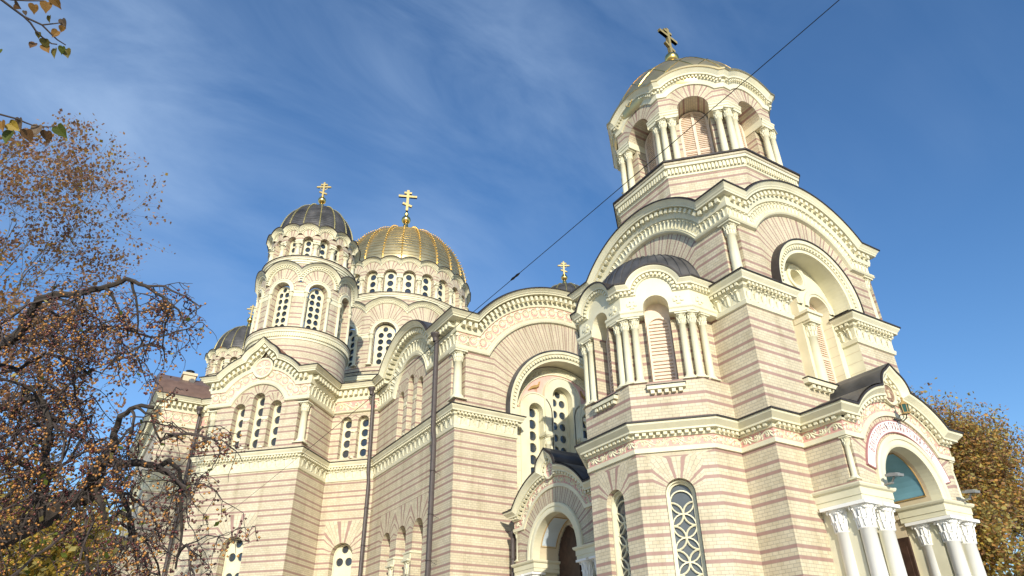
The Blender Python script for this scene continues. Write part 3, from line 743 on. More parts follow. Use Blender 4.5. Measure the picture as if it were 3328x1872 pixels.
t.build('belfry_cornice', 'trim', church)
fl = MB(); psweep(fl, octpts(2.95), [(.16, 15.10), (.225, 15.10), (.225, 15.165), (-.3, 15.20)], True); fl.build('flashing', 'flash', church)
fl = MB()
for f in bf:
    fo = Fr(f.o.x+f.n.x*1.75, f.o.y+f.n.y*1.75, f.u.x, f.u.y); gp = lambda dl: gpath(2.75*K8, 2.75*K8, 18.95, 0, BZ, 1.68, dl, 24)
    gsweep(fl, fo, gp, [(.325, -.06), (.345, -.055), (.345, .025), (-.35, .12)], K8, K8)
fl.build('gilt_edge', 'goldsat', church)
lr_ = MB(); lr_.lathe((BC[0], BC[1], 0), [(2.93, 15.14), (1.6, 15.1)], 8, R(22.5), R(382.5)); lr_.build('roof', 'lead', church)
def cross(mb, c, z0, z1, ang, foot=True, fancy=False):
    h = z1-z0; t = h*.048; f = Fr(c[0], c[1], cos(ang), sin(ang))
    def bar(u0, u1, za, zb, w=t):
        d = V((u1-u0, zb-za)); l = d.length; d /= l
        obox(mb, f, (u0+u1)/2, (za+zb)/2, d.x, d.y, l, 2*w, -w*.9, w*.9); obox(mb, f, (u0+u1)/2, (za+zb)/2, d.x, d.y, l, 2*w, w*.9, -w*.9)
    bar(0, 0, z0, z1); bar(-h*.36, h*.36, z0+h*.70, z0+h*.70, t*.95); bar(-h*.15, h*.15, z0+h*.87, z0+h*.87, t*.9); bar(-h*.18, h*.18, z0+h*.36, z0+h*.22, t*.9)
    if fancy:
        for u, z in ((-h*.36, .70), (h*.36, .70), (0, 1.0), (-h*.15, .87), (h*.15, .87), (-h*.18, .36), (h*.18, .22)): mb.sphere(f.pt(u, z0+h*z, 0), h*.06, 8, 5)
        mb.tube([f.pt(h*.2*cos(2*pi*i/12), z0+h*.7+h*.2*sin(2*pi*i/12), 0) for i in range(13)], h*.022, 4)
def finial(parent, c, z0, zb0, zb1, zc, ang, fancy=False, stem=0., base=None):
    m = MB(); m.sm = True; r = (zb1-zb0)/2; base = base or r*1.25
    m.lathe((c[0], c[1], 0), [(base, z0-.05), (base*.96, z0+.02), (r*.8, z0+(zb0-z0)*.5), (r*.45, zb0)], 16)
    m.sphere((c[0], c[1], (zb0+zb1)/2), r, 18, 12)
    if stem: m.lathe((c[0], c[1], 0), [(r*.45, zb1-.04), (r*.3, zb1+stem*.3), (r*.5, zb1+stem*.38), (r*.22, zb1+stem*.55), (r*.12, zb1+stem)], 12)
    m.build('finial', 'gold', parent)
    x = MB(); cross(x, c, zb1+stem-.05, zc, ang, fancy=fancy); x.build('cross', 'crossgold', parent)
gd = MB(); gd.sm = True; GR, G0, GH = 2.85, 18.9, 2.8
BB = BC; BC = (BC[0]-.12, BC[1]+.08)
prof = [(GR*cos(pi/2*i/18)**.92 if i < 18 else .02, G0+GH*sin(pi/2*i/18)) for i in range(19)]
gd.lathe((BC[0], BC[1], 0), [(2.7, 18.7)] + prof, 48)
bdome = gd.build('dome', 'goldsat', church); bdome['label'] = 'gilded bell tower dome with a diagonal lattice of seams'
rb = MB()
for k in range(20):
    for s in (-1, 1):
        rb.tube([(BC[0]+(GR*cos(t)**.92+.008)*cos(2*pi*k/16+s*t*.75), BC[1]+(GR*cos(t)**.92+.006)*sin(2*pi*k/16+s*t*.75), G0+GH*sin(t)+.006) for t in [pi/2*.94*i/16 for i in range(17)]], .014, 4)
rb.build('rib', 'gold', bdome)
finial(bdome, BC, G0+GH-.05, 22.84, 23.44, 25.0, R(8), base=.6)

# ============ porches (the front porch of the tower and the side porch of the link)
def porch(fr, W_, RR, ar, aro, depth, kl, kr, sideL=True, sideR=True, colnotch=.16, banner=False, medal='pink', back=-1.2):
    zt, zc = 5.73, 4.05
    gp = lambda dl: gpath(W_, W_, zt, 0, zc, RR, dl, 30)
    gpc = lambda dl: gpath(W_, W_, zt, 0, zc, RR, dl, 30, (zc+RR-.17+.07, .56, .13))
    cz = zc+RR-.10
    b = MB(); a_ = arch(0, 3.94, zc-.05, ar, 20); top = [p for p in gp(-.69) if abs(p[0]) < W_]
    n_ = colnotch
    ol = [(-W_, 3.94), (-ar, 3.94)] + a_[1:-1] + [(ar, 3.94), (W_, 3.94), (W_, 4.06), (W_-n_, 4.06), (W_-n_, 5.0), (W_, 5.0)] + top[::-1] + [(-W_, 5.0), (-W_+n_, 5.0), (-W_+n_, 4.06), (-W_, 4.06)]
    wall(b, fr, ol, (), 0, fan(0, zc-.05, W_*.86), .14)
    for s in (-1, 1):
        p = [(s*(W_-n_), 0), (s*(W_-n_), -n_), (s*W_, -n_)]
        for q0, q1 in zip(p, p[1:]): b.quad(fr.pt(q0[0], 4.06, q0[1]), fr.pt(q1[0], 4.06, q1[1]), fr.pt(q1[0], 5.0, q1[1]), fr.pt(q0[0], 5.0, q0[1]), [(0, 4.06), (n_, 4.06), (n_, 5), (0, 5)])
        sf = [fr.pt(s*W_, z, d) for z, d in ((3.94, -depth), (3.94, 0), (4.06, 0), (4.06, -n_), (5.04, -n_), (5.04, -depth))]
        b.face([b.vert(p) for p in sf], [(d, z) for z, d in ((3.94, -depth), (3.94, 0), (4.06, 0), (4.06, -n_), (5.04, -n_), (5.04, -depth))])
        column(church, fr.pt(s*(W_-.07), 0, -.07), 4.07, 5.02, .062, fang(fr))
    b.build('porch_wall', 'brick', church)
    t = MB()
    ring(t, fr, 0, zc-.05, ar, aro, 0, .05, 0, pi, 32, 3.95, prof=[(ar, -.25), (ar, .04), (ar+.05, .06), (ar+(aro-ar)*.55, .06), (ar+(aro-ar)*.6, .09), (aro-.03, .10), (aro, .06), (aro, 0)])
    t.build('archivolt', 'trim', church)
    v = MB(); reveal(v, fr, arch(0, 3.6, zc-.05, ar, 24)[::-1], -.24, -depth); v.build('vault', 'tan', church)
    # entablature blocks over the columns
    e = MB()
    for s in (-1, 1):
        u0, u1 = (ar-.02, W_) if s > 0 else (-W_, -ar+.02)
        pts = [fr.pt(u0, 0, -depth), fr.pt(u0, 0, 0), fr.pt(u1, 0, 0), fr.pt(u1, 0, -depth)]
        psweep(e, [(p.x, p.y) for p in pts], [(-.35, 3.58), (0, 3.58), (.03, 3.60), (.03, 3.70), (.05, 3.71), (.05, 3.86), (.10, 3.89), (.12, 3.93), (.12, 3.96), (0, 3.975)])
        e.box(fr.pt(u0+.12, GZ, -.35), fr.u*(u1-u0-.24), -fr.n*(depth-.35), (0, 0, 3.59-GZ))
    e.build('entablature', 'trim', church)
    # gable mouldings
    m = MB()
    gsweep(m, fr, gp, [(0, -.70), (.05, -.695), (.055, -.59), (.02, -.575)], kl, kr)
    gsweep(m, fr, gp, [(.02, -.345), (.06, -.34), (.07, -.30), (.07, -.24)], kl, kr)
    gsweep(m, fr, gpc, [(.07, -.30), (.07, -.225), (.2, -.22), (.2, -.175), (.25, -.125), (.31, -.07), (.32, -.01), (0, -.005)], kl, kr)
    dentils(m, fr, gpc(-.265), .165, .075, .07, .165, .55)
    wall(m, fr, circ(0, cz, .30, 20), (), .06)
    ring(m, fr, 0, cz, .235, .31, .05, .10, 0, 2*pi, 24)
    m.build('cornice', 'trim', church)
    md = MB(); wall(md, fr, circ(0, cz, .235, 20), (), .075); mo = md.build('medallion', 'icon' if medal == 'icon' else 'rose', church)
    mm = MB()
    if medal == 'icon':
        mm.sphere(fr.pt(0, cz+.06, .08), .042, 8, 6); obox(mm, fr, 0, cz-.05, 0, 1, .14, .10, .075, .10)
    else:
        for w_, h_ in ((.30, .035), (.035, .40), (.15, .03)): obox(mm, fr, 0, cz+(.10 if h_ == .03 else 0), 1, 0, w_, h_, .075, .10+w_*.01)
    mm.build('relief', 'tan' if medal == 'icon' else 'trim', mo)
    fl = MB(); gflash(fl, fr, gpc, .335, -.1, kl, kr); fl.build('flashing', 'flash', church)
    fz = MB(); gsweep(fz, fr, gp, [(.02, -.575), (.02, -.345)], kl, kr); fo = fz.build('frieze', 'pink', church)
    so_ = MB()
    for side in (-1, 1):
        pth = [p for p in gp(-.46)]
        half = [p for p in pth if p[0]*side >= -.02]
        scroll(so_, fr, half if side > 0 else half, .21, .36, .02)
    so_.build('scroll_ornament', 'trim', fo)
    dark_roof(fr, gpc, .32, back, 'lead', 'porch_roof')
    return gp
PF = Fr(16.60, 9.10, 1, 0)
PW, PRR = 2.14, 2.48
porch(PF, PW, PRR, 1.07, 1.36, 1.13, 1, 1, banner=True, medal='icon', back=-1.3)
belt([(14.3, TY0), (14.46, TY0), (14.46, 9.10), (15, 9.10)], skip=(1, 1))
belt([(18, 9.10), (18.74, 9.10), (18.74, TY0), (TX1, TY0), (TX1, TY1)], skip=(1, 0))
# deep vault with painted panels, back wall, door leaf
lu_ = MB(); L0 = -2.3
wall(lu_, PF, arch(0, GZ, 4.0, 1.09, 20), [[(-.62, GZ+.02), (.62, GZ+.02), (.62, 2.9), (-.62, 2.9)]], L0)
reveal(lu_, PF, arch(0, GZ, 4.0, 1.072, 24)[::-1], -1.08, L0)
for s in (-1, 1): lu_.box(PF.pt(s*1.03-.04, 3.70, L0), (.08, 0, 0), -PF.n*L0*.5, (0, 0, .10))
lu_.build('porch_back_wall', 'tan', church)
for a0, a1 in ((R(8), R(80)), (R(100), R(172))):
    vp = lambda r, a: (-r*cos(a), 4.0+r*sin(a))
    m_ = MB(); m_.grid([[PF.pt(*vp(1.058, a0+(a1-a0)*i/10), d) for i in range(11)] for d in (-.36, -1.9)]); ln = m_.build('vault_panel', 'blue', church)
    m_ = MB(); ar_ = [vp(1.05, a0-.03+(a1-a0+.06)*i/10) for i in range(11)]
    m_.tube([PF.pt(u, z, -.33) for u, z in ar_] + [PF.pt(u, z, -1.94) for u, z in ar_[::-1]] + [PF.pt(*ar_[0], -.33)], .014, 4); m_.build('frame', 'ochre', ln)
dr = MB(); dr.box(PF.pt(-.60, GZ+.02, L0-.06), (1.2, 0, 0), (0, .05, 0), (0, 0, 2.9-GZ)); dr.build('door', 'wood', church)
dr = MB(); dr.box(PF.pt(.60, GZ+.05, -.82), (.06, 0, 0), (0, .8, 0), (0, 0, 3.15-GZ))
for z in (0, 1.1, 2.2, 3.3): dr.box(PF.pt(.575, GZ+.4+z, -.90), (.03, 0, 0), (0, .62, 0), (0, 0, .9))
dr.build('door', 'wood', church)
# white columns
for s in (-1, 1):
    for u, d in ((1.95, -.17), (1.28, -.17), (1.95, -.74), (1.28, -.74)): column(church, PF.pt(s*u, 0, d), GZ+.35, 3.58, .18, 0, 'porch_column', 'white')
    pb = MB(); pb.box(PF.pt(min(s*1.02, s*2.2), GZ, .08), (1.18, 0, 0), (0, 1.2, 0), (0, 0, .35)); pb.build('plinth', 'grey', church)
# inscription band
bn = MB(); B0, B1 = 1.40, 1.68
ring(bn, PF, 0, 4.03, B0, B1, 0, .03, R(14), R(166), 44, prof=[(B0, 0), (B0, .045), (B1, .045), (B1, 0)])
for a in (R(14), R(166)): bn.quad(PF.pt(-B0*cos(a), 4.03+B0*sin(a), 0), PF.pt(-B1*cos(a), 4.03+B1*sin(a), 0), PF.pt(-B1*cos(a), 4.03+B1*sin(a), .045), PF.pt(-B0*cos(a), 4.03+B0*sin(a), .045))
bo = bn.build('inscription_band', 'white', church)
bd = MB()
for r0, r1 in ((B0-.012, B0+.012), (B1-.012, B1+.012)): ring(bd, PF, 0, 4.03, r0, r1, .03, .055, R(13.4), R(166.6), 44, prof=[(r0, 0), (r0, .052), (r1, .052), (r1, 0)])
for a in (R(14), R(166)): obox(bd, PF, -(B0+B1)/2*cos(a), 4.03+(B0+B1)/2*sin(a), -cos(a), sin(a), .28, .025, 0, .052)
bd.build('border', 'redtext', bo)
def text_mesh(txt):
    c = bpy.data.curves.new('lettering', 'FONT'); c.body = txt; c.size = 1; c.offset = .018; o = bpy.data.objects.new('lettering', c); COL.objects.link(o)
    dg = bpy.context.evaluated_depsgraph_get(); me = bpy.data.meshes.new_from_object(o.evaluated_get(dg)); vs = [v.co.copy() for v in me.vertices]; fs_ = [tuple(p.vertices) for p in me.polygons]
    bpy.data.objects.remove(o); bpy.data.meshes.remove(me); return vs, fs_
lt = MB(); words = 'БЛАГОСЛОВЕНЪ ГРЯДЫЙ ВО ИМЯ ГДНЕ'
ws = [(.52 if ch == ' ' else 1.25 if ch in 'ЫЪД' else 1.0) for ch in words]; tot = sum(ws); A0, A1 = R(151), R(38); acc = 0
LH = .195
for ch, w_ in zip(words, ws):
    ac = A0+(A1-A0)*(acc+w_/2)/tot; acc += w_
    if ch == ' ': continue
    vs, fs_ = text_mesh(ch); x0 = min(v.x for v in vs); x1 = max(v.x for v in vs); y0 = min(v.y for v in vs); y1 = max(v.y for v in vs)
    wd = abs(A1-A0)*1.54*w_/tot*.66; ids = []
    for v in vs:
        x = ((v.x-x0)/(x1-x0)-.5)*wd; y = B0+.045+(v.y-y0)/max(.5, y1-y0)*LH; a = ac-x/1.54
        ids.append(lt.vert(PF.pt(y*cos(a), 4.03+y*sin(a), .0505)))
    for f in fs_: lt.face([ids[i] for i in f])
lt.build('lettering', 'redtext', bo)

# side porch of the link between tower and nave
LF = Fr(13.50, 19.45, 0, -1)
porch(LF, 2.42, 2.72, 1.26, 1.56, 1.0, 1, 1, medal='pink', back=-3.2)
lk = MB(); LKX = 14.45
wall(lk, Fr(LKX, 19.9, 0, -1), [(-2.9, GZ), (3.0, GZ), (3.0, 7.0), (-2.9, 7.0)], [arch(-.45, GZ, 4.0, 1.1, 16)])
lk.box((LKX, 16.97, 6.4), (4.4, 0, 0), (0, 5.8, 0), (0, 0, .6)); lk.build('link_wall', 'brick', church)
rr = 1.254
for a0, a1 in ((R(20), R(72)), (R(108), R(160))):
    pn = MB(); pn.grid([[LF.pt(-rr*cos(a0+(a1-a0)*i/8), 4.0+rr*sin(a0+(a1-a0)*i/8), d) for i in range(9)] for d in (-.30, -.85)])
    po = pn.build('vault_panel', 'paleblue', church); pl_ = MB(); a0 -= .035; a1 += .035
    ar_ = [(-1.25*cos(a0+(a1-a0)*i/8), 4.0+1.25*sin(a0+(a1-a0)*i/8)) for i in range(9)]
    pl_.tube([LF.pt(u, z, -.27) for u, z in ar_] + [LF.pt(u, z, -.88) for u, z in ar_[::-1]] + [LF.pt(*ar_[0], -.27)], .012, 4)
    pl_.build('frame', 'ochre', po)
dd = MB(); wall(dd, LF, arch(0, GZ, 4.0, 1.2, 16), (), -.99); dd.box(LF.pt(-1.2, 3.0, -.93), LF.u*2.4, -LF.n*.05, (0, 0, .12)); dd.box(LF.pt(-.05, GZ, -.93), LF.u*.1, -LF.n*.05, (0, 0, 6.4)); dd.build('door', 'wood', church)
for s in (-1, 1):
    for u in (1.5, 2.15): column(church, LF.pt(s*u, 0, -.17), GZ+.35, 3.58, .165, 0, 'porch_column', 'white')

# ============ nave front, nave side and the diagonal corner blocks
NX0, NY0 = 11.39, 22.73
NF = Fr(CX, NY0, 1, 0); NW = CX-NX0
NS = Fr(NX0, 27.20, 0, -1); SL, SRr = 30.92-27.20, 27.20-NY0
BF = Fr(6.017, 32.675, 1, -1); BW = 2.57; BD = 2.555
inr = BF.pt(BW, 0, -BD); jr = (NX0, 30.92); jl_ = (4.26, 38.05); inl = BF.pt(-BW, 0, -BD)
AX, AY = 2.45, 38.05
chain = [(AX, 49.0), (AX, AY), jl_, (inl.x, inl.y), tuple(BF.pt(-BW, 0).xy), tuple(BF.pt(BW, 0).xy), (inr.x, inr.y), jr, (NX0, NY0), (NX0+2.76, NY0), (NX0+2.76, NY0+.6)]
capital_zone(chain, 8.80, sc=1., leafstep=.42)
capital_zone([(2*CX-NX0-2.76, NY0+.6), (2*CX-NX0-2.76, NY0), (2*CX-NX0, NY0)], 8.80, leafstep=.42)
lvN = (-1.5, -1.26, -.72, -.55, -.24)
# nave front
gpN = lambda dl: gpath(NW, NW, 13.58, 0, 10.07, 5.95, dl, 40)
nf = MB(); WR, WZ = 2.70, 10.0
hole = arch(0, 6.9, WZ, WR, 30); CN = .42
gable_wall(nf, NF, NW, gpN, -1.45, GZ, CN, 10.0, 12.1, [hole], fan(0, WZ, 3.72), .26)
for x0, x1 in ((NX0, NX0+CN), (2*CX-NX0-CN, 2*CX-NX0)):
    nf.quad((x0, NY0+CN, 10.0), (x1, NY0+CN, 10.0), (x1, NY0+CN, 12.1), (x0, NY0+CN, 12.1), [(0, 10), (CN, 10), (CN, 12.1), (0, 12.1)])
x1 = NX0+CN; nf.quad((x1, NY0, 10.0), (x1, NY0+CN, 10.0), (x1, NY0+CN, 12.1), (x1, NY0, 12.1), [(0, 10), (CN, 10), (CN, 12.1), (0, 12.1)])
nf.build('nave_wall', 'brick', church)
column(church, (NX0+.17, NY0+.17), 10.02, 12.08, .175)
ogable(NF, gpN, gpN, lvN, .6, 1, 1, friezemat='pink', orn='palm', step=.44, roofback=-16)
hd = MB(); ring(hd, NF, 0, WZ, WR, WR+.4, 0, .1, 0, pi, 48, 9.75, prof=[(WR, -.6), (WR, .08), (WR+.12, .08), (WR+.13, .13), (WR+.28, .14), (WR+.30, .19), (WR+.40, .2), (WR+.40, 0)])
dentils(hd, NF, [(-(WR+.205)*cos(pi*i/60), WZ+(WR+.205)*sin(pi*i/60)) for i in range(61)], .17, .1, .13, .19, .5)
hd.build('archivolt', 'trim', church)
fh = MB(); ring(fh, NF, 0, WZ, WR+.4, WR+.5, 0, .24, 0, pi, 48, 9.75, prof=[(WR+.405, 0), (WR+.405, .22), (WR+.47, .22), (WR+.49, 0)]); fh.build('flashing', 'lead', church)
bk = MB(); wall(bk, NF, arch(0, 6.9, WZ, WR-.003, 30), [arch(-1.38, 7.05, 10.4, .35, 12), arch(0, 7.05, 11.2, .52, 14), arch(1.38, 7.05, 10.4, .35, 12)], -.62); tym = bk.build('tympanum', 'rose', church)
wn = MB()
for u, zs, r, o in ((-1.38, 10.4, .35, .46), (1.38, 10.4, .35, .46), (0, 11.2, .52, .44)):
    d1 = -.50 if u else -.47
    ring(wn, NF, u, zs, r, r+o, -.62, d1, 0, pi, 24, 7.0, prof=[(r, -.9), (r, d1), (r+o-.06, d1), (r+o-.05, d1+.03), (r+o, d1+.03), (r+o, -.62)])
for s in (-1, 1): wn.box(NF.pt(min(s*1.8, s*WR), 6.9, -.52), (WR-1.8, 0, 0), (0, .1, 0), (0, 0, 3.5))
wn.box(NF.pt(-WR, 6.75, .1), (2*WR, 0, 0), (0, .7, 0), (0, 0, .2))
jt = wn; jt.mi = 1
for z in [7.2+.55*i for i in range(7)]:
    for s in (-1, 1): jt.box(NF.pt(min(s*1.8, s*(WR-.02)), z, -.515), (WR-1.82, 0, 0), (0, .01, 0), (0, 0, .018))
wn.build('window_surround', ['trim', 'tan'], church)
fr2 = MB(); ring(fr2, NF, 0, WZ, 2.28, 2.66, -.6, -.55, R(12), R(168), 36, prof=[(2.28, -.62), (2.29, -.57), (2.33, -.57), (2.34, -.60), (2.60, -.60), (2.61, -.57), (2.66, -.57)]); fr2.build('arch_moulding', 'trim', tym)
so2 = MB(); scroll(so2, NF, [(-2.47*cos(R(15)+R(150)*i/40), WZ+2.47*sin(R(15)+R(150)*i/40)) for i in range(41)], .25, .38, -.60); so2.build('scroll_ornament', 'trim', tym)
for s in (-1, 1):                                                # gilded bird reliefs in the spandrels
    bird = MB(); P = lambda a, b: NF.pt(s*(-1.28+a), 11.52+b, -.585)
    bird.tube([P(x, z) for x, z in ((-.42, -.22), (-.25, -.08), (-.05, .0), (.08, .06), (.14, .17), (.16, .26), (.21, .29))], [.02, .06, .085, .06, .04, .035, .012], 6)
    bird.tube([P(.0, -.04), P(.02, -.2)], .012, 4); bird.tube([P(-.08, -.04), P(-.06, -.2)], .012, 4)
    bird.build('bird_relief', 'ochre', tym)
for u, zs, r, c, rw in ((-1.38, 10.4, .33, 1, 7), (0, 11.2, .50, 2, 8), (1.38, 10.4, .33, 1, 7)): tracery_window(church, NF, u, 7.05, zs, r, -.86, c, rw)
for u in (-.89, .89): column(church, NF.pt(u, 0, -.44), 7.0, 9.35, .12)
im = MB()
for u in (-.89, .89): im = MB(); im.box(NF.pt(u-.22, 9.35, -.22), (.44, 0, 0), (0, .5, 0), (0, 0, .14)); im.build('impost', 'trim', church)

# nave side
gpS = lambda dl: gpath(SL, SRr, 13.58, 0, 11.66, 3.30, dl, 30)
ns = MB()
up = [(-1.02, 11.9, .3), (0, 12.36, .3), (1.02, 11.9, .3)]; lo = [(-1.6, 5.57, .48), (0, 5.57, .48), (1.6, 5.57, .48)]
holes = [arch(u, 9.95, z, r, 12) for u, z, r in up]; lh = [arch(u, -.5, z, r, 14) for u, z, r in lo]
top = [p for p in gpS(-1.45) if -SL < p[0] < SRr]
uf = multifan([fanbox(u, z, .50, z+.68) for u, z, r in up] + [fanbox(u, z, .78, z+1.3, 6.97) for u, z, r in lo])
nb = .42
wall(ns, NS, [(-SL, GZ), (SRr, GZ), (SRr, 10.0), (SRr-nb, 10.0), (SRr-nb, 12.1), (SRr, 12.1)] + top[::-1] + [(-SL, top[0][1])], holes+lh, 0, uf, .3)
for h in holes: reveal(ns, NS, h[::-1], 0, -.4)
for h in lh: reveal(ns, NS, h[::-1], 0, -.55)
ns.quad((NX0, NY0+CN, 10.0), (NX0+CN, NY0+CN, 10.0), (NX0+CN, NY0+CN, 12.1), (NX0, NY0+CN, 12.1), [(0, 10), (CN, 10), (CN, 12.1), (0, 12.1)]) if False else None
ns.build('nave_wall', 'brick', church)
ogable(NS, gpS, gpS, lvN, .6, -K8, 1, friezemat='trim', orn='leaf', step=.44, roofback=-6)
for u, z, r in up: tracery_window(church, NS, u, 9.95, z, r-.01, -.36, 1, 5)
for u, z, r in lo: tracery_window(church, NS, u, -.5, z, r-.01, -.5, 1, 10)
for u in (-.51, .51): column(church, NS.pt(u, 0, -.1), 9.98, 11.35, .085); 
im = MB()
for u in (-.51, .51): im = MB(); im.box(NS.pt(u-.17, 11.35, .03), NS.u*.34, -NS.n*.4, (0, 0, .12)); im.build('impost', 'trim', church)
for u in (-.8, .8): im = MB(); im.box(NS.pt(u-.30, 4.62, .06), NS.u*.6, -NS.n*.5, (0, 0, .22)); im.box(NS.pt(u-.35, 4.84, .09), NS.u*.7, -NS.n*.5, (0, 0, .07)); im.build('impost', 'trim', church)
for u in (-.8, .8): column(church, NS.pt(u, 0, -.12), -.5, 4.62, .17)

# diagonal wall pieces either side of the corner block
IR = Fr((inr.x+jr[0])/2, (inr.y+jr[1])/2, 1, -1); IL = Fr((inl.x+jl_[0])/2, (inl.y+jl_[1])/2, 1, -1)
ihw = math.hypot(inr.x-jr[0], inr.y-jr[1])/2
for f, ka, kb in ((IR, -1, -K8), (IL, -K8, -1)):
    w = MB(); uu = [(-.47, 11.72, .29), (.43, 11.72, .29)]; ll = [(0, 5.52, .54)]
    hs_ = [arch(u, 9.9, z, r, 12) for u, z, r in uu] + [arch(u, .2, z, r, 14) for u, z, r in ll]
    wall(w, f, [(-ihw, GZ), (ihw, GZ), (ihw, 12.16), (-ihw, 12.16)], hs_, 0, multifan([fanbox(u, z, .44, 12.16) for u, z, r in uu] + [fanbox(0, 5.52, .95, 7.0, 6.97)]), .26)
    for h in hs_[:2]: reveal(w, f, h[::-1], 0, -.35)
    reveal(w, f, hs_[2][::-1], 0, -.4)
    w.build('corner_wall', 'brick', church)
    for u, z, r in uu: tracery_window(church, f, u, 9.9, z, r-.01, -.3, 1, 4)
    tracery_window(church, f, 0, .2, 5.52, .52, -.36, 2, 7)
    column(church, f.pt(-.02, 0, -.08), 9.92, 11.2, .075); im = MB(); im.box(f.pt(-.17, 11.2, .04), f.u*.3, -f.n*.35, (0, 0, .12)); im.build('impost', 'trim', church)
    gpI = lambda dl: [(-ihw, 13.58+dl), (0, 13.58+dl), (ihw, 13.58+dl)]
    ogable(f, gpI, gpI, (-1.42, -1.28, -.80, -.62, -.24), .5, ka, kb, friezemat='pink', orn='scroll', step=.44, roof=False)
# block sides and front
for f, L_, ka, kb in ((Fr(*BF.pt(BW, 0).xy, 1, 1), BD, 1, -1), (Fr(*inl.xy, -1, -1), BD, -1, 1)):
    w = MB()
    right = f.n.x > 0
    nl = [(0, 10.0), (.42, 10.0), (.42, 11.95), (0, 11.95)] if right else []
    wall(w, f, [(0, GZ), (L_, GZ), (L_, 12.1), (0, 12.1)] + (nl[::-1] if right else []))
    w.build('corner_wall', 'brick', church)
    gpI = lambda dl: [(0, 13.55+dl), (L_/2, 13.55+dl), (L_, 13.55+dl)]
    ogable(f, gpI, gpI, lvN, .55, ka, kb, friezemat='trim', orn='leaf', step=.4, roof=False)
gpB = lambda dl: gpath(BW, BW, 13.55, 0, 11.56, 2.97, dl, 26)
gpBc = lambda dl: gpath(BW, BW, 13.55, 0, 11.56, 2.97, dl, 26, (13.9, 1.12, .32))
bw = MB(); uu = [(-.95, 11.88, .3), (0, 12.33, .31), (.95, 11.88, .3)]
hs_ = [arch(u, 9.93, z, r, 12) for u, z, r in uu] + [arch(0, 0, 5.55, .54, 16)]
top = [p for p in gpB(-1.45) if abs(p[0]) < BW]; nb = .42
wall(bw, BF, [(-BW, GZ), (BW, GZ), (BW, 10.0), (BW-nb, 10.0), (BW-nb, 11.95), (BW, 11.95)] + top[::-1] + [(-BW, 11.95), (-BW+nb, 11.95), (-BW+nb, 10.0), (-BW, 10.0)], hs_, 0, multifan([fanbox(u, z, .46, z+.7) for u, z, r in uu] + [fanbox(0, 5.55, .95, 7.0, 6.97)]), .26)
for h in hs_[:3]: reveal(bw, BF, h[::-1], 0, -.42)
reveal(bw, BF, hs_[3][::-1], 0, -.5)
for s in (-1, 1):
    bw.quad(BF.pt(s*BW, 10, -nb), BF.pt(s*(BW-nb), 10, -nb), BF.pt(s*(BW-nb), 11.95, -nb), BF.pt(s*BW, 11.95, -nb), [(0, 10), (nb, 10), (nb, 11.95), (0, 11.95)])
    bw.quad(BF.pt(s*(BW-nb), 10, 0), BF.pt(s*(BW-nb), 10, -nb), BF.pt(s*(BW-nb), 11.95, -nb), BF.pt(s*(BW-nb), 11.95, 0), [(0, 10), (nb, 10), (nb, 11.95), (0, 11.95)])
    column(church, BF.pt(s*(BW-.18), 0, -.18), 10.02, 11.95, .16, R(-45))
bw.build('corner_wall', 'brick', church)
ogable(BF, gpB, gpBc, (-1.5, -1.26, -.74, -.56, -.24), .55, 1, 1, friezemat='pink', orn='palm', step=.4, roofback=-2.6, roofmat='rustroof')
for u, z, r in uu: tracery_window(church, BF, u, 9.93, z, r-.01, -.38, 1, 4 if u else 5)
tracery_window(church, BF, 0, 0, 5.55, .52, -.45, 2, 7)
for u in (-.475, .475): column(church, BF.pt(u, 0, -.1), 9.95, 11.3, .085, R(-45))
im = MB()
for u in (-.475, .475): im = MB(); im.box(BF.pt(u-.17, 11.3, .03), BF.u*.34, -BF.n*.4, (0, 0, .12)); im.build('impost', 'trim', church)
ro = MB(); wall(ro, BF, circ(0, 13.87, .5, 24), (), .08); ring(ro, BF, 0, 13.87, .42, .52, .06, .14, 0, 2*pi, 28); ro.build('rosette_frame', 'trim', church)
ro = MB(); wall(ro, BF, circ(0, 13.87, .42, 24), (), .10); rob = ro.build('rosette', 'rose', church)
ro = MB()
for k in range(8):
    a = pi/4*k; P = lambda q, t: (q*cos(a)-t*sin(a), 13.87+q*sin(a)+t*cos(a))
    ro.tube([BF.pt(*P(.08, 0), .1), BF.pt(*P(.22, 0), .12), BF.pt(*P(.36, 0), .1)], [.02, .035, .015], 5)
    for s in (-1, 1): ro.tube([BF.pt(*P(.2, 0), .11), BF.pt(*P(.3, s*.07), .11), BF.pt(*P(.36, s*.03), .11)], .016, 4)
ro.tube([BF.pt(.07*cos(2*pi*i/10), 13.87+.07*sin(2*pi*i/10), .11) for i in range(11)], .02, 4); ro.build('relief', 'trim', rob)

# transept arm on the left: wall stub, end wall, roof, chimney
aw = MB(); AF = Fr(AX, AY, 1, 0); wall(aw, AF, [(0, GZ), (jl_[0]-AX, GZ), (jl_[0]-AX, 12.1), (0, 12.1)]); AS = Fr(AX, 43.53, 0, -1)
wall(aw, AS, [(-5.48, GZ), (5.48, GZ), (5.48, 12.1), (-5.48, 12.1)]); aw.build('transept_wall', 'brick', church)
gpA = lambda dl: [(0, 13.58+dl), ((jl_[0]-AX)/2, 13.58+dl), (jl_[0]-AX, 13.58+dl)]
ogable(AF, gpA, gpA, lvN, .6, 1, -K8, friezemat='pink', orn='palm', step=.44, roof=False)
gpA2 = lambda dl: [(-5.48, 13.58+dl), (0, 13.58+dl), (5.48, 13.58+dl)]
ogable(AS, gpA2, gpA2, lvN, .6, 1, 1, friezemat='pink', orn='palm', step=.44, roof=False)
rf = MB(); rows = []
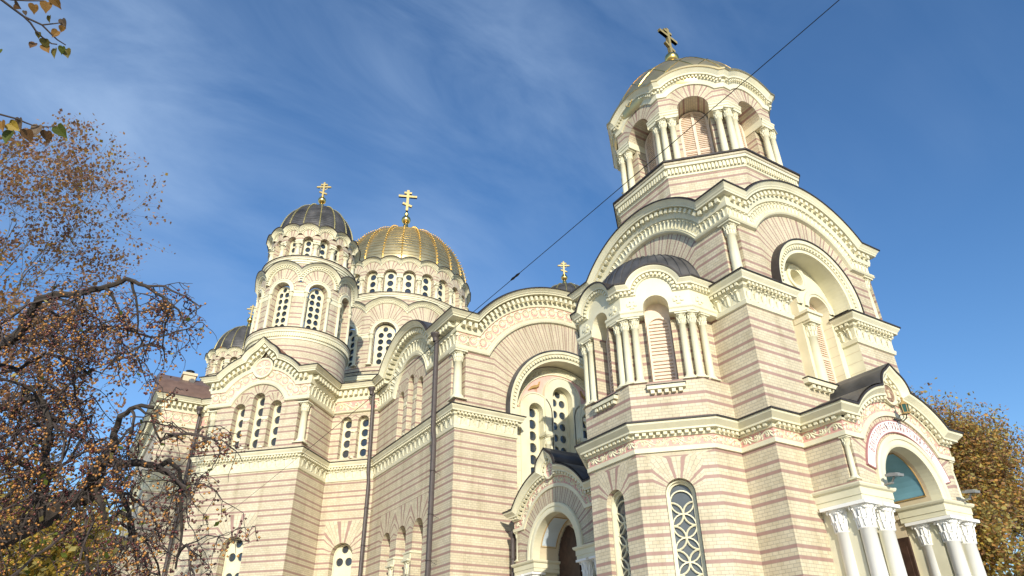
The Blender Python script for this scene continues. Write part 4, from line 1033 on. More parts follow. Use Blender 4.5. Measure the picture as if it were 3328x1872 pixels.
for d, z in ((.55, 13.62), (.35, 13.95), (-.2, 14.6), (-1.4, 15.3), (-4, 16.0)): rows.append([(AX-.55, AY-d, z), (9.5, AY-d, z)])
rf.grid(rows); rf.face([rf.vert(p) for p in [r[0] for r in rows]+[(AX-.55, AY+4, 13.62)]]); rf.build('roof', 'brownroof', church)
ch_ = MB(); ch_.box((3.05, 38.9, 14.2), (.62, 0, 0), (0, .62, 0), (0, 0, 1.25)); ch_.box((2.98, 38.83, 15.3), (.76, 0, 0), (0, .76, 0), (0, 0, .14)); ch_.build('chimney', 'tan', church)
ck = MB(); ck.lathe((3.36, 39.2, 15.44), [(.2, 0), (.2, .18), (.24, .2), (.0, .3)], 10); ck.build('chimney_cap', 'iron', church)
# porch of the transept arm (seen through the branches)
SP = Fr(1.2, 38.6, 1, 0)
porch(SP, 2.0, 2.35, 1.0, 1.3, 1.4, 1, 1, medal='pink', back=-4)
sw = MB(); sw.box((-.8, 40.0, GZ), (4.0, 0, 0), (0, 6.8, 0), (0, 0, 5.03-GZ)); sw.build('porch_wall', 'brick', church)
dw = MB(); wall(dw, SP, arch(0, GZ, 4.0, .98, 14), (), -1.3); dw.build('door', 'wood', church)
S2 = Fr(-.82, 43.4, 0, -1); gp2 = lambda dl: gpath(3.2, 3.2, 5.73, 0, 4.3, 3.2, dl, 30)
dark_roof(S2, gp2, .3, -3.3, 'lead', 'porch_roof')

# ============ drums and domes
def drum_circle(cx, cy, r, n=64): return [(cx+r*cos(2*pi*k/n), cy+r*sin(2*pi*k/n)) for k in range(n)]
def vis(a, c, lim):                                     # only sectors facing the west and a little beyond
    to = atan2(-c[1], -c[0]); d = (a-to+pi) % (2*pi)-pi; return abs(d) < lim
def drum(c, r0, zA, r1, z1, zs1, wr1, n1, gz1, g1r, z2, r2, zs2, wr2, n2, gz2, g2r, dome, lim, cols1, rows1, matd, ribm, nrib, label, small=False):
    """base cylinder up to zA; lower arcade z1..; upper arcade; ribbed dome"""
    b = MB(); n = 96
    psweep(b, drum_circle(c[0], c[1], r0, n), [(0, 12.6), (0, zA-.62)], True, True)
    t = MB(); k = r0/2.54 if r0 < 3 else 1.6
    psweep(t, drum_circle(c[0], c[1], r0, n), [(0, zA-.62), (.04, zA-.6), (.04, zA-.5), (.07, zA-.48), (.07, zA-.26), (.13, zA-.24), (.14, zA-.14)], True)
    psweep(b, drum_circle(c[0], c[1], r0, n), [(.14, zA-.14), (.16, zA-.13), (.16, zA-.02), (0, zA)], True)
    cy = Cyl(c[0], c[1], r0, 0); L_ = 2*pi*r0; nd_ = int(L_/.11)
    for i in range(nd_):
        u = L_*i/nd_
        if vis(u/r0, c, 1.9): obox(t, cy, u, zA-.37, 1, 0, L_/nd_*.55, .2, .07, .125)
    t.build('ledge_moulding', 'trim', church)
    fl = MB(); psweep(fl, drum_circle(c[0], c[1], r0, n), [(.15, zA-.035), (.195, zA-.03), (.195, zA+.01), (-.15, zA+.04)], True); fl.build('flashing', 'flash', church)
    def arcade(bb, r, zb, zt, zs, wr, n, pk, gr, big, rows, cols, wz0):
        p = pi/n; W2 = r*p
        rec = []
        for k in range(n):
            a = 2*pi*k/n - pi/2
            if not vis(a, c, lim): continue
            f = Cyl(c[0], c[1], r, a)
            gp = lambda dl: [(-(gr+dl)*cos(q), pk-gr+(gr+dl)*sin(q)) for q in [acos_((W2*1.0)/(gr+dl)) + (pi-2*acos_((W2*1.0)/(gr+dl)))*i/16 for i in range(17)]]
            tp = gp(-.30 if big else -.22)
            aw = arch(0, wz0 if big else zb+.02, zs, wr, 12)
            outer = [(-W2, zb), (W2, zb)] + [(W2, tp[-1][1])] + tp[::-1][1:-1] + [(-W2, tp[0][1])]
            wall(bb, f, outer, [aw], 0, fan(0, zs, W2*.80 if big else W2*.72), max(.12, W2*.2))
            dp = .38 if big else .36
            (rec.append(f))
            reveal(bb, f, aw[::-1], 0, -dp)
            e = MB()
            ou = .32 if big else .30
            gsweep(e, f, gp, [(0, -.32), (.06, -.31), (.08, -.26), (.08, -.15), (.16, -.145), (.17, -.11), (ou-.03, -.03), (ou, 0), (-.15, .02)] if big else [(0, -.26), (.05, -.25), (.06, -.22), (.06, -.12), (.13, -.115), (.14, -.09), (ou-.04, -.02), (ou-.02, 0), (-.12, .02)])
            dentils(e, f, gp(-.205 if big else -.17), .13 if big else .10, .085 if big else .075, .07, .145 if big else .12, .5)
            if big:
                o_ = .19; e0 = e; e = MB()
                ring(e, f, 0, zs, wr, wr+o_, 0, .05, 0, pi, 18, zs-.12, prof=[(wr, -.05), (wr, .05), (wr+o_*.6, .05), (wr+o_*.65, .075), (wr+o_, .075), (wr+o_, 0)])
                nt_ = 13
                for i in range(nt_):
                    q = pi*(i+.5)/nt_; rr = wr+o_+.09; obox(e, f, -rr*cos(q), zs+rr*sin(q), cos(q), -sin(q), .02+wr*.12, .06, 0, .03) if False else obox(e, f, -rr*cos(q), zs+rr*sin(q), sin(q), cos(q), wr*.15, .05, 0, .035)
                e.build('archivolt', 'trim', church); e = e0
                # band of little flutes at impost height between the windows
                for s in (-1, 1):
                    u0 = wr+o_*1.0; u1 = W2
                    e2 = MB(); e2.grid([[f.pt(s*(u0+(u1-u0)*j/4), z, d) for j in range(5)] for z, d in ((zs-.40, 0), (zs-.38, .03), (zs-.16, .03), (zs-.14, .06), (zs-.05, .06), (zs-.04, 0))]); e2.build('impost_band', 'trim', church)
            else:
                for s in (-1, 1):
                    e2 = MB(); e2.grid([[f.pt(s*(wr*.98+(W2-wr)*j/3), z, d) for j in range(4)] for z, d in ((zs-.30, 0), (zs-.28, .05), (zs-.12, .05), (zs-.10, .09), (zs-.02, .09), (zs-.01, 0))]); e2.build('impost_band', 'trim', church)
            e.build('gable_moulding', 'trim', church)
            fl = MB(); gsweep(fl, f, gp, [(ou-.02, -.012), (ou+.02, -.012), (ou+.02, .03), (-.12, .06)]); fl.build('flashing', 'flash', church)
            if vis(a, c, lim-.25):
                tracery_window(church, f, 0, wz0, zs-(.04 if big else .02), wr*.93, -dp+.03, cols, rows, .04)
                if big:
                    for s in (-1, 1): column(church, f.pt(s*(wr+.10), 0, .03), wz0-.05, zs-.12, .082 if wr < .6 else .11, fang(f, 0)); 
                else: column(church, f.pt(W2, 0, .04), wz0, zs-.3, min(W2-wr, .2)*.62, fang(f, W2))
            else:
                g = MB(); wall(g, f, arch(0, zb, zs, wr, 10), (), -dp+.02, res=.3); g.build('window', 'trim', church)
    acos_ = lambda x: math.acos(max(-1, min(1, x)))
    arcade(b, r1, zA-.02, None, zs1, wr1, n1, gz1, g1r, True, rows1, cols1, z1)
    # ring between the arcades
    psweep(b, drum_circle(c[0], c[1], r1, n), [(-.06, gz1-1.0), (-.06, z2-.45)], True)
    t = MB(); psweep(t, drum_circle(c[0], c[1], r1, n), [(-.06, z2-.45), (-.02, z2-.43), (-.02, z2-.34), (.02, z2-.32), (.02, z2-.2), (.07, z2-.19), (.08, z2-.12)], True); t.build('ledge_moulding', 'trim', church)
    psweep(b, drum_circle(c[0], c[1], r1, n), [(.08, z2-.12), (.10, z2-.1), (.10, z2-.03), (-.2, z2)], True)
    fl = MB(); psweep(fl, drum_circle(c[0], c[1], r1, n), [(.09, z2-.04), (.135, z2-.035), (.135, z2+.005), (-.3, z2+.04)], True); fl.build('flashing', 'flash', church)
    arcade(b, r2, z2, None, zs2, wr2, n2, gz2, g2r, False, 3, 1, z2+.06)
    b.build('drum_wall', 'brick', church)
    zd, rd, hd, zb0, zb1, zct = dome
    d = MB(); d.sm = False; N_ = nrib*2
    seg = 14; prof = []
    for i in range(seg+1):
        t_ = pi/2*.955*i/seg; prof.append((rd*cos(t_), zd+hd*sin(t_)))
    d.sm = True
    d.lathe((c[0], c[1], 0), [(rd*.985, zd-.35)] + prof, N_*2, -pi/2, 3*pi/2)
    do = d.build('dome', matd, church); do['label'] = label
    rb = MB(); bd_ = MB()
    for k in range(nrib):
        a = 2*pi*(k+.5)/nrib-pi/2
        rb.tube([(c[0]+(r_+.01)*cos(a), c[1]+(r_+.01)*sin(a), z_+.005) for r_, z_ in prof], rd*(.016 if rd < 3 else .011), 5)
        if vis(a, c, 1.9):
            for i in range(seg*2):
                t_ = pi/2*.955*(i+.5)/(seg*2); r_ = rd*cos(t_)+rd*.02; bd_.sphere((c[0]+r_*cos(a), c[1]+r_*sin(a), zd+(hd+rd*.02)*sin(t_)), rd*(.014 if rd < 3 else .011), 5, 4)
    rb.build('rib', ribm, do); bd_.build('beads', 'gold' if matd == 'goldsat' else ribm, do)
    hp = MB()
    for i in range(2, seg*2-3):
        t_ = pi/2*.955*i/(seg*2); hp.tube([(c[0]+(rd*cos(t_)+.008)*cos(2*pi*j/72), c[1]+(rd*cos(t_)+.008)*sin(2*pi*j/72), zd+hd*sin(t_)+.004) for j in range(73)], rd*.0032, 4)
    hp.build('seam', matd, do)
    finial(do, c, prof[-1][1]-.02, zb0, zb1, zct, R(-30) if rd < 3 else R(-22), fancy=rd < 3, stem=(zb1-zb0)*(.15 if rd < 3 else .8), base=prof[-1][0]*1.15)
MC = (CX, CY)
T1 = (7.89, 34.55); q_ = CX-7.89
drum(MC, 5.38, 17.85, 5.22, 18.45, 20.73, .75, 12, 23.22, 1.95, 23.75, 5.08, 25.25, .46, 24, 26.62, .98,
     (26.45, 5.08, 5.35, 33.2, 33.95, 36.6), 1.75, 2, 5, 'goldsat', 'giltrib', 24, 'large gilded ribbed dome over the centre')
args = lambda: (2.54, 16.12, 2.47, 16.16, 18.36, .50, 8, 20.02, 1.16, 20.46, 2.33, 21.60, .27, 16, 22.55, .58)
lab = ('black ribbed dome of the tall round turret nearest the viewer', 'black ribbed dome far left, half hidden by the nearer turret', 'small black dome showing above the nave gable')
for (x, y), lm, lb in (((7.89, 34.55), 1.85, lab[0]), ((7.89, CY+q_), 1.6, lab[1]), ((CX+q_, 34.55), 1.3, lab[2])):
    drum((x, y), *args(), (22.45, 2.22, 2.88, 25.85, 26.33, 27.45), lm, 2, 6, 'lead', 'goldlead', 16, lb)
t = MB(); bs = MB(); ringp = drum_circle(CX, CY, 6.1, 96)
psweep(bs, ringp, [(0, 11), (0, 16.5)], True); psweep(t, ringp, [(0, 16.5), (.05, 16.52), (.05, 16.66), (.09, 16.68), (.09, 16.95), (.16, 16.97), (.17, 17.1), (.2, 17.12), (.2, 17.22)], True)
cy = Cyl(CX, CY, 6.1, 0)
for i in range(300):
    u = 2*pi*6.1*i/300
    if vis(u/6.1, MC, 1.6): obox(t, cy, u, 16.81, 1, 0, .075, .22, .09, .15)
bs.build('drum_wall', 'brick', church); t.build('ledge_moulding', 'trim', church)
fl = MB(); psweep(fl, ringp, [(.2, 17.22), (.22, 17.25), (-.72, 17.75)], True); fl.build('flashing', 'lead', church)
core = MB(); core.box((CX-8.0, 33.5, 8), (16, 0, 0), (0, 16, 0), (0, 0, 5.6)); core.lathe((CX, CY, 0), [(5.9, 13.4), (5.35, 16.4)], 32); core.build('roof', 'lead', church)

# downpipes
def pipe(pts, r, name='downpipe'):
    m = MB(); m.tube(pts, r, 10); o = m.build(name, 'pipe', church)
    (x, y, z0), (x1, y1, z1) = pts[-1], pts[-2]
    z = z0+1.0
    while z < z1-.3:
        h = MB(); h.tube([(x+(r+.012)*cos(2*pi*i/8), y+(r+.012)*sin(2*pi*i/8), z) for i in range(9)], .016, 4); h.tube([(x+r, y, z), (x+.3, y-.05, z+.02), (x+.3, y-.05, z-.12), (x+r, y, z-.02)], .010, 3); h.build('bracket', 'pipe', o); z += 1.6
    f = MB(); x, y, z = pts[0]; f.lathe((x, y, z), [(r*1.05, -.25), (r*1.15, -.1), (r*2.0, .05), (r*2.1, .12)], 12); f.build('hopper', 'pipe', o)
    return o
pipe([(NX0-.45, 23.85, 13.05), (NX0-.38, 23.85, 12.9), (NX0-.36, 23.85, 9.9), (NX0-.36, 23.85, 9.0), (NX0-.30, 23.85, 8.6), (NX0-.30, 23.85, GZ)], .10)
pipe([(NX0-.62, 30.60, 13.0), (NX0-.5, 30.62, 12.8), (NX0-.42, 30.62, 9.9), (NX0-.40, 30.62, 9.0), (NX0-.34, 30.62, 8.6), (NX0-.34, 30.62, GZ)], .085)
pipe([(jl_[0]-.2, AY-.6, 13.0), (jl_[0]-.1, AY-.4, 12.8), (jl_[0]-.1, AY-.36, 9.9), (jl_[0]-.1, AY-.3, 8.6), (jl_[0]-.1, AY-.3, GZ)], .085)
pipe([(13.6, 22.2, 5.0), (13.6, 22.2, GZ)], .07)

# ------------------------------------------------------------------ fittings on and round the building
def floodlight(u, lab):
    root = tag(empty('floodlight', PF.pt(u, 3.98, .02)), lab, 'floodlight', 'floodlights on the porch ledges'); o = root.location
    def L(m): return m
    h = MB(); h.box(V(o)+V((-.07, -.50, .10)), (.24, 0, .02), (0, .30, .05), (-.0, -.01, .055)); h.box(V(o)+V((-.04, -.44, .15)), (.18, 0, .02), (0, .18, .03), (0, -.01, .04)); h.build('housing', 'grey', root)
    l = MB(); l.box(V(o)+V((-.05, -.48, .094)), (.20, 0, .016), (0, .22, .037), (0, 0, .006)); l.build('lens', 'tint', root)
    b = MB(); b.box(V(o)+V((.02, -.28, .0)), (.07, 0, 0), (0, .30, 0), (0, 0, .03)); b.tube([V(o)+V((.05, -.26, .02)), V(o)+V((.05, -.34, .12))], .025, 6); b.build('bracket', 'grey', root)
floodlight(-1.35, 'grey floodlight on the porch ledge left of the arch')
floodlight(1.72, 'grey floodlight on the porch ledge at its right end')
lp = PF.pt(.05, 5.95, .34); root = tag(empty('lantern', lp), 'small brass lantern with green glass hung under the porch gable', 'lantern')
m_ = MB(); m_.lathe(lp, [(.085, -.13), (.095, -.11), (.095, -.10)], 6); m_.lathe(lp, [(.11, .10), (.10, .12), (.03, .20), (.02, .26), (.035, .28), (.0, .31)], 6)
for k in range(6): m_.tube([lp+V((.09*cos(k*pi/3), .09*sin(k*pi/3), -.11)), lp+V((.105*cos(k*pi/3), .105*sin(k*pi/3), .11))], .009, 4)
m_.build('frame', 'ochre', root)
M['green'] = mat('green_glass', (.025, .08, .055), .15, spec=.6)
m_ = MB(); m_.lathe(lp, [(.078, -.10), (.092, .10)], 6); m_.build('glass', 'green', root)
m_ = MB(); m_.tube([lp+V((0, .0, -.13)), lp+V((0, .02, -.22)), lp+V((0, .12, -.27)), lp+V((0, .24, -.22)), lp+V((0, .33, -.24))], .014, 5); m_.tube([lp+V((0, .14+.06*cos(t), -.16+.06*sin(t))) for t in [i*.7 for i in range(9)]], .010, 4); m_.box(lp+V((-.04, .30, -.36)), (.08, 0, 0), (0, .05, 0), (0, 0, .2)); m_.build('bracket', 'iron', root)
cp_ = V((3.42, 38.72, 14.95)); root = tag(empty('security_camera', cp_), 'pale security camera on the side of the roof chimney', 'camera')
m_ = MB(); m_.tube([cp_+V((.05, .16, .05)), cp_+V((.10, -.12, -.05))], [.13, .13], 8, True); m_.build('housing', 'grey', root); m_ = MB(); m_.tube([cp_+V((.05, .1, 0)), cp_+V((0, .3, -.15))], .035, 5); m_.build('bracket', 'iron', root)
# overhead wire
A_, B_ = at(3300, -495, 9.0), at(330, 1986, 27.0)
root = tag(empty('overhead_wire', A_), 'thin black wire crossing the sky diagonally in front of the building', 'wire')
nW = 60; pts_ = [A_+(B_-A_)*(i/nW) - V((0, 0, .25))*(4*(i/nW)*(1-i/nW)) for i in range(nW+1)]
m_ = MB(); m_.tube(pts_[:31], .0052, 5); m_.tube(pts_[30:], .0045, 4); m_.build('cable', 'iron', root)
jp = min(pts_, key=lambda p: ((p.normalized()-at(1697, 868, 1)).length)); d_ = (B_-A_).normalized()
m_ = MB(); m_.tube([jp-d_*.10, jp-d_*.05, jp, jp+d_*.05, jp+d_*.1], [.010, .02, .014, .02, .010], 6); m_.build('insulator', 'iron', root)
# ground
g = MB(); s_ = 1500
g.quad((-s_, -s_, GZ), (s_, -s_, GZ), (s_, s_, GZ), (-s_, s_, GZ)); M['ground'] = mat('paving', (.40, .37, .32), .9, scale=.6, var=.2); go = g.build('ground', 'ground'); tag(go, 'pale paved ground round the cathedral', 'ground', kind='structure')

# ------------------------------------------------------------------ trees
random.seed(11)
M['bark'] = mat('dark_bark', (.045, .036, .03), .9, scale=20, var=.4, bump=.5)
M['bark2'] = mat('grey_bark', (.13, .11, .09), .9, scale=14, var=.35)
M['twig'] = mat('twig_bark', (.065, .05, .045), .9, scale=20, var=.3)
def leafmat(name, c, tr=.35):
    m, t, p = newmat(name); out = t.nodes['Material Output']
    oi = nd(t, 'ShaderNodeTexCoord'); nz = nd(t, 'ShaderNodeTexNoise'); nz.inputs['Scale'].default_value = 3.1; nz.inputs['Detail'].default_value = 3
    rp = nd(t, 'ShaderNodeValToRGB'); e = rp.color_ramp.elements; e[0].position = .33; e[1].position = .67
    e[0].color = tuple(x*.62 for x in c)+(1,); e[1].color = tuple(min(1, x*1.35) for x in c)+(1,)
    t.links.new(oi.outputs['Object'], nz.inputs[0]); t.links.new(nz.outputs[0], rp.inputs[0]); t.links.new(rp.outputs[0], p.inputs['Base Color'])
    tl = nd(t, 'ShaderNodeBsdfTranslucent'); t.links.new(rp.outputs[0], tl.inputs[0]); mx_ = nd(t, 'ShaderNodeMixShader'); mx_.inputs[0].default_value = tr
    p.inputs['Roughness'].default_value = .55; p.inputs['Specular IOR Level'].default_value = .25
    t.links.new(p.outputs[0], mx_.inputs[1]); t.links.new(tl.outputs[0], mx_.inputs[2]); t.links.new(mx_.outputs[0], out.inputs[0]); return m
for k, c in dict(l_orange=(.50, .27, .08), l_brown=(.36, .20, .10), l_olive=(.40, .33, .11), l_yellow=(.42, .29, .05), l_green=(.12, .15, .025), l_pinkbrown=(.32, .18, .13)).items(): M[k] = leafmat(k[2:]+'_leaf', c)
for k, c in dict(f_red=(.13, .035, .03), f_orange=(.46, .21, .05), f_brown=(.10, .04, .03)).items(): M[k] = mat(k[2:]+'_fruit', c, .35, var=.3, scale=30, spec=.5)
def rnd(): return V((random.gauss(0, 1), random.gauss(0, 1), random.gauss(0, 1)))
def leafquad(mb, p, s, mi, up=None):
    a = rnd().normalized(); b = a.orthogonal().normalized(); mb.mi = mi
    w = s*random.uniform(.35, .55)
    mb.face([mb.vert(p), mb.vert(p+a*s*.5+b*w), mb.vert(p+a*s), mb.vert(p+a*s*.5-b*w)])
def berry(mb, p, r, mi):
    mb.mi = mi; q = [p+V(x)*r for x in ((1, 0, 0), (0, 1, 0), (-1, 0, 0), (0, -1, 0), (0, 0, 1), (0, 0, -1))]
    q = [x+rnd()*r*.12 for x in q]; i = [mb.vert(x) for x in q]; mb.sm = True
    for f in ((0, 1, 4), (1, 2, 4), (2, 3, 4), (3, 0, 4), (1, 0, 5), (2, 1, 5), (3, 2, 5), (0, 3, 5)): mb.face([i[k] for k in f])
    mb.sm = False
def wander(p, d, L, n, jit, droop=0.):
    pts = [V(p)]; d = V(d).normalized()
    for i in range(n):
        d = (d+rnd()*jit+V((0, 0, -droop))).normalized(); pts.append(pts[-1]+d*(L/n))
    return pts
# --- crab apple in the left foreground
crab = tag(empty('crab_apple_tree', at(-260, 1800, 7.4)*1.0), 'dark limbed crab apple with drooping twigs full of small orange fruit, nearest on the left', 'tree')
crab.location.z = GZ
def limb(px): return [at(x, y, d) for x, y, d in px]
LIMBS = [([(-620, 2300, 7.6), (-300, 1880, 7.5), (-60, 1775, 7.4), (85, 1709, 7.3), (140, 1680, 7.2), (182, 1654, 7.15), (212, 1620, 7.1), (247, 1625, 7.0), (287, 1612, 6.95), (306, 1593, 6.9), (313, 1566, 6.9), (296, 1550, 6.85), (313, 1527, 6.8), (332, 1494, 6.75), (371, 1452, 6.7), (375, 1400, 6.7), (392, 1350, 6.6), (440, 1322, 6.5), (500, 1325, 6.45)], .125, .016),
 ([(332, 1494, 6.75), (397, 1509, 6.65), (456, 1504, 6.6), (508, 1520, 6.5), (550, 1543, 6.45), (596, 1582, 6.4), (615, 1600, 6.4)], .045, .010),
 ([(140, 1680, 7.2), (138, 1600, 7.3), (141, 1540, 7.3), (150, 1450, 7.4), (160, 1390, 7.4), (150, 1330, 7.5), (120, 1290, 7.5), (80, 1300, 7.6), (30, 1350, 7.7)], .055, .014),
 ([(306, 1593, 6.9), (330, 1640, 6.8), (345, 1700, 6.8), (390, 1660, 6.6), (430, 1690, 6.5), (445, 1790, 6.5)], .03, .010),
 ([(293, 1553, 6.9), (340, 1570, 6.8), (390, 1600, 6.7), (420, 1660, 6.6), (425, 1740, 6.6), (450, 1850, 6.5)], .035, .010),
 ([(200, 1740, 7.2), (240, 1700, 7.0), (262, 1760, 6.9), (284, 1790, 6.9), (286, 1900, 6.9)], .03, .012),
 ([(-120, 1190, 8.2), (0, 1121, 8.0), (60, 1095, 7.9), (94, 1027, 7.8), (127, 974, 7.7), (181, 960, 7.6), (268, 950, 7.5), (349, 934, 7.4), (416, 907, 7.3), (470, 927, 7.2), (530, 967, 7.1), (580, 1010, 7.0), (600, 1060, 7.0)], .06, .007),
 ([(-500, 1600, 8.2), (-120, 1340, 8.1), (0, 1325, 8.0), (45, 1330, 7.9), (90, 1290, 7.8), (140, 1300, 7.7), (165, 1370, 7.6), (170, 1440, 7.6)], .045, .010),
 ([(349, 934, 7.4), (380, 990, 7.3), (410, 1060, 7.3), (415, 1100, 7.3)], .016, .006), ([(430, 912, 7.3), (445, 990, 7.2), (450, 1080, 7.2), (475, 1160, 7.2)], .014, .005), ([(530, 967, 7.1), (545, 1030, 7.1), (530, 1100, 7.1), (535, 1170, 7.1)], .014, .005),
 ([(508, 1520, 6.5), (550, 1490, 6.4), (580, 1530, 6.4), (590, 1620, 6.4), (590, 1740, 6.4), (570, 1850, 6.4)], .025, .008), ([(440, 1322, 6.5), (490, 1350, 6.4), (520, 1430, 6.4), (560, 1410, 6.3), (600, 1440, 6.3)], .012, .005),
 ([(-300, 1240, 8.4), (-40, 1180, 8.3), (60, 1200, 8.2), (150, 1150, 8.1), (240, 1170, 8.0), (300, 1230, 7.9)], .03, .008),
 ([(-300, 1520, 8.0), (-60, 1480, 7.9), (60, 1500, 7.8), (150, 1560, 7.7), (220, 1500, 7.6), (270, 1420, 7.6), (300, 1350, 7.6)], .03, .008)]
lm, tw, fru, lv = MB(), MB(), MB(), MB()
def dens(p):                                                     # thin the twigs towards the bare sky side
    return 1.0
for px, r0, r1 in LIMBS:
    c = limb(px)
    # smooth
    pts_ = []
    for i in range(len(c)-1):
        for t in (0, .33, .67): pts_.append(c[i].lerp(c[i+1], t)+rnd()*.006)
    pts_.append(c[-1]); n = len(pts_)
    lm.tube(pts_, [r0+(r1-r0)*min(1, (i/n)*1.05)**.75 for i in range(n)], 7)
    acc = 0
    def spurs(t1, k0):
        for k in range(k0, len(t1)):
            for q in range(random.choice((0, 1, 1, 2))):
                t2 = wander(t1[k], rnd()+V((0, 0, -.25)), random.uniform(.08, .26), 4, .35, .25); tw.tube(t2, [.0036, .0034, .003, .0025, .002], 3)
                for e in t2[1:]:
                    if random.random() < .55:
                        ty = random.choices((0, 1, 2), (.27, .45, .28))[0]
                        for _ in range(random.choice((1, 1, 2, 3))): berry(fru, e+rnd()*.018+V((0, 0, -.02)), random.uniform(.009, .0140), ty)
                    if random.random() < .03: leafquad(lv, e, random.uniform(.04, .065), random.choice((0, 1, 1, 2)))
    for i in range(1, n):
        seg_ = (pts_[i]-pts_[i-1]).length
        w_ = ray(0, 0); cpt = pts_[i]; dep = cpt.dot(CF); pxx = 1664+FPX*cpt.dot(CR)/dep
        if pxx < -250: continue
        acc += seg_*(4.6 if pxx < 330 else 2.3)
        while acc > 1:
            acc -= 1
            d0 = rnd(); d0.z = d0.z*.5+.25; L_ = random.uniform(.5, 1.35)*(1 if pxx < 400 else .62)
            t1 = wander(pts_[i], d0, L_, 10, .26, .13); tw.tube(t1, [.012*(1-.7*k/10)+.002 for k in range(11)], 5)
            for k in range(2, 11):
                for q in range(random.choice((0, 1, 1))):
                    t2 = wander(t1[k], rnd()+V((0, 0, -.1)), random.uniform(.2, .6), 6, .3, .2); tw.tube(t2, [.006*(1-.6*j/6) for j in range(7)], 4); spurs(t2, 1)
            spurs(t1, 6)
lm.build('trunk', 'bark', crab); tw.build('twigs', 'twig', crab); tag(fru.build('fruit', ['f_red', 'f_orange', 'f_brown'], crab), kind='stuff'); tag(lv.build('crown', ['l_green', 'l_brown', 'l_olive'], crab), kind='stuff')
# --- generic branching tree
def grow(base, top, rad, r0, levels, spread, lmats, lsize, nl, seed, clump=.25, bark='bark2', lo=.25, shape=None, tipr=.004, kids=(3, 4)):
    random.seed(seed); tb, lf = MB(), MB(); base = V(base); top = V(top); H = (top-base).length; tips = []
    cen = base.lerp(top, .62); ez = H*.42
    def inside(p): return ((p.x-cen.x)/rad)**2+((p.y-cen.y)/rad)**2+((p.z-cen.z)/ez)**2 < random.uniform(.85, 1.12)
    def br(p, d, L, r, lev):
        pts = wander(p, d, L, 4, .13, -.02 if lev < 3 else -.01)
        if lev > 1 and not inside(pts[-1]):
            if not inside(pts[2]): tips.append(p); return
            pts = pts[:3]
        r1 = max(tipr*.6, r*.62); n = len(pts)
        tb.tube(pts, [r+(r1-r)*i/(n-1) for i in range(n)], 6 if lev < 2 else 4 if lev < 4 else 3)
        if lev >= levels: tips.extend(pts[1:]); return
        for k in range(random.choice(kids)):
            q = pts[random.randint(max(1, n-3), n-1)] if k else pts[-1]
            nd_ = (pts[-1]-pts[-2]).normalized()+rnd()*spread+V((0, 0, .12))
            br(q, nd_, L*random.uniform(.62, .84), max(tipr, r1*random.uniform(.6, .9)), lev+1)
    br(base, top-base, H*lo, r0, 0)
    for p in tips:
        for _ in range(nl if isinstance(nl, int) else random.choice(nl)):
            leafquad(lf, p+rnd()*clump, lsize*random.uniform(.6, 1.3), random.choices(range(len(lmats)), [m[1] for m in lmats])[0])
    return tb, lf, bark, [m[0] for m in lmats]
def plant(name, base, label, cat, parts, group=None):
    tb, lf, bark, lm_ = parts; root = tag(empty(name, base), label, cat, group); tb.build('trunk', bark, root); tag(lf.build('crown', lm_, root), kind='stuff'); return root
def ground_under(px, py, dist): p = at(px, py, dist); return V((p.x, p.y, GZ))
def topz(px, py, base): r = ray(px, py); return r.z/math.hypot(r.x, r.y)*math.hypot(base.x, base.y)
b_ = ground_under(-30, 1300, 24); z_ = topz(60, 420, b_)
plant('autumn_tree', b_, 'tall rust brown autumn tree with a thinning crown, behind the crab apple on the left', 'tree', grow(b_, (b_.x+.3, b_.y, z_), 3.9, .28, 7, .42, [('l_orange', 3), ('l_brown', 3), ('l_pinkbrown', 4), ('l_yellow', 1)], .11, (1, 2, 2, 3, 5), 5, .14, lo=.34))
b_ = ground_under(20, 1500, 17); z_ = topz(60, 1330, b_)
plant('yellow_tree', b_, 'yellow green tree low down at the left edge', 'tree', grow(b_, (b_.x, b_.y, z_), 2.1, .18, 6, .5, [('l_yellow', 5), ('l_olive', 3), ('l_green', 1)], .13, (2, 3, 4), 8, .25, lo=.30))
b_ = ground_under(2965, 1400, 60); z_ = topz(2965, 1240, b_)
plant('bare_tree', b_, 'bare grey twigged tree top just above the porch gable', 'tree', grow(b_, (b_.x, b_.y, z_), 3.6, .3, 7, .38, [('l_brown', 1)], .1, (0, 0, 0, 0, 1), 3, .2, bark='twig', lo=.31, tipr=.012))
for (px, py, dist, rad_, sd_, lb_, mats_) in ((3200, 1165, 44, 9.0, 21, 'big russet brown tree filling the right edge behind the porch', [('l_orange', 3), ('l_brown', 3), ('l_olive', 5), ('l_yellow', 1)]),
        (2985, 1330, 50, 6.4, 22, 'lower russet tree touching the right side of the porch', [('l_orange', 3), ('l_brown', 3), ('l_olive', 4)]),
        (3190, 1560, 36, 5.4, 23, 'olive and orange bushy tree at the bottom right corner', [('l_olive', 5), ('l_orange', 2), ('l_yellow', 2), ('l_brown', 1)])):
    b_ = ground_under(px, 1700, dist); z_ = topz(px, py, b_)
    plant('autumn_tree', b_, lb_, 'tree', grow(b_, (b_.x, b_.y, z_), rad_, .35, 7, .46, mats_, .17, (3, 4, 5, 6), sd_, .40, lo=.31, tipr=.01), 'autumn trees right of the porch')
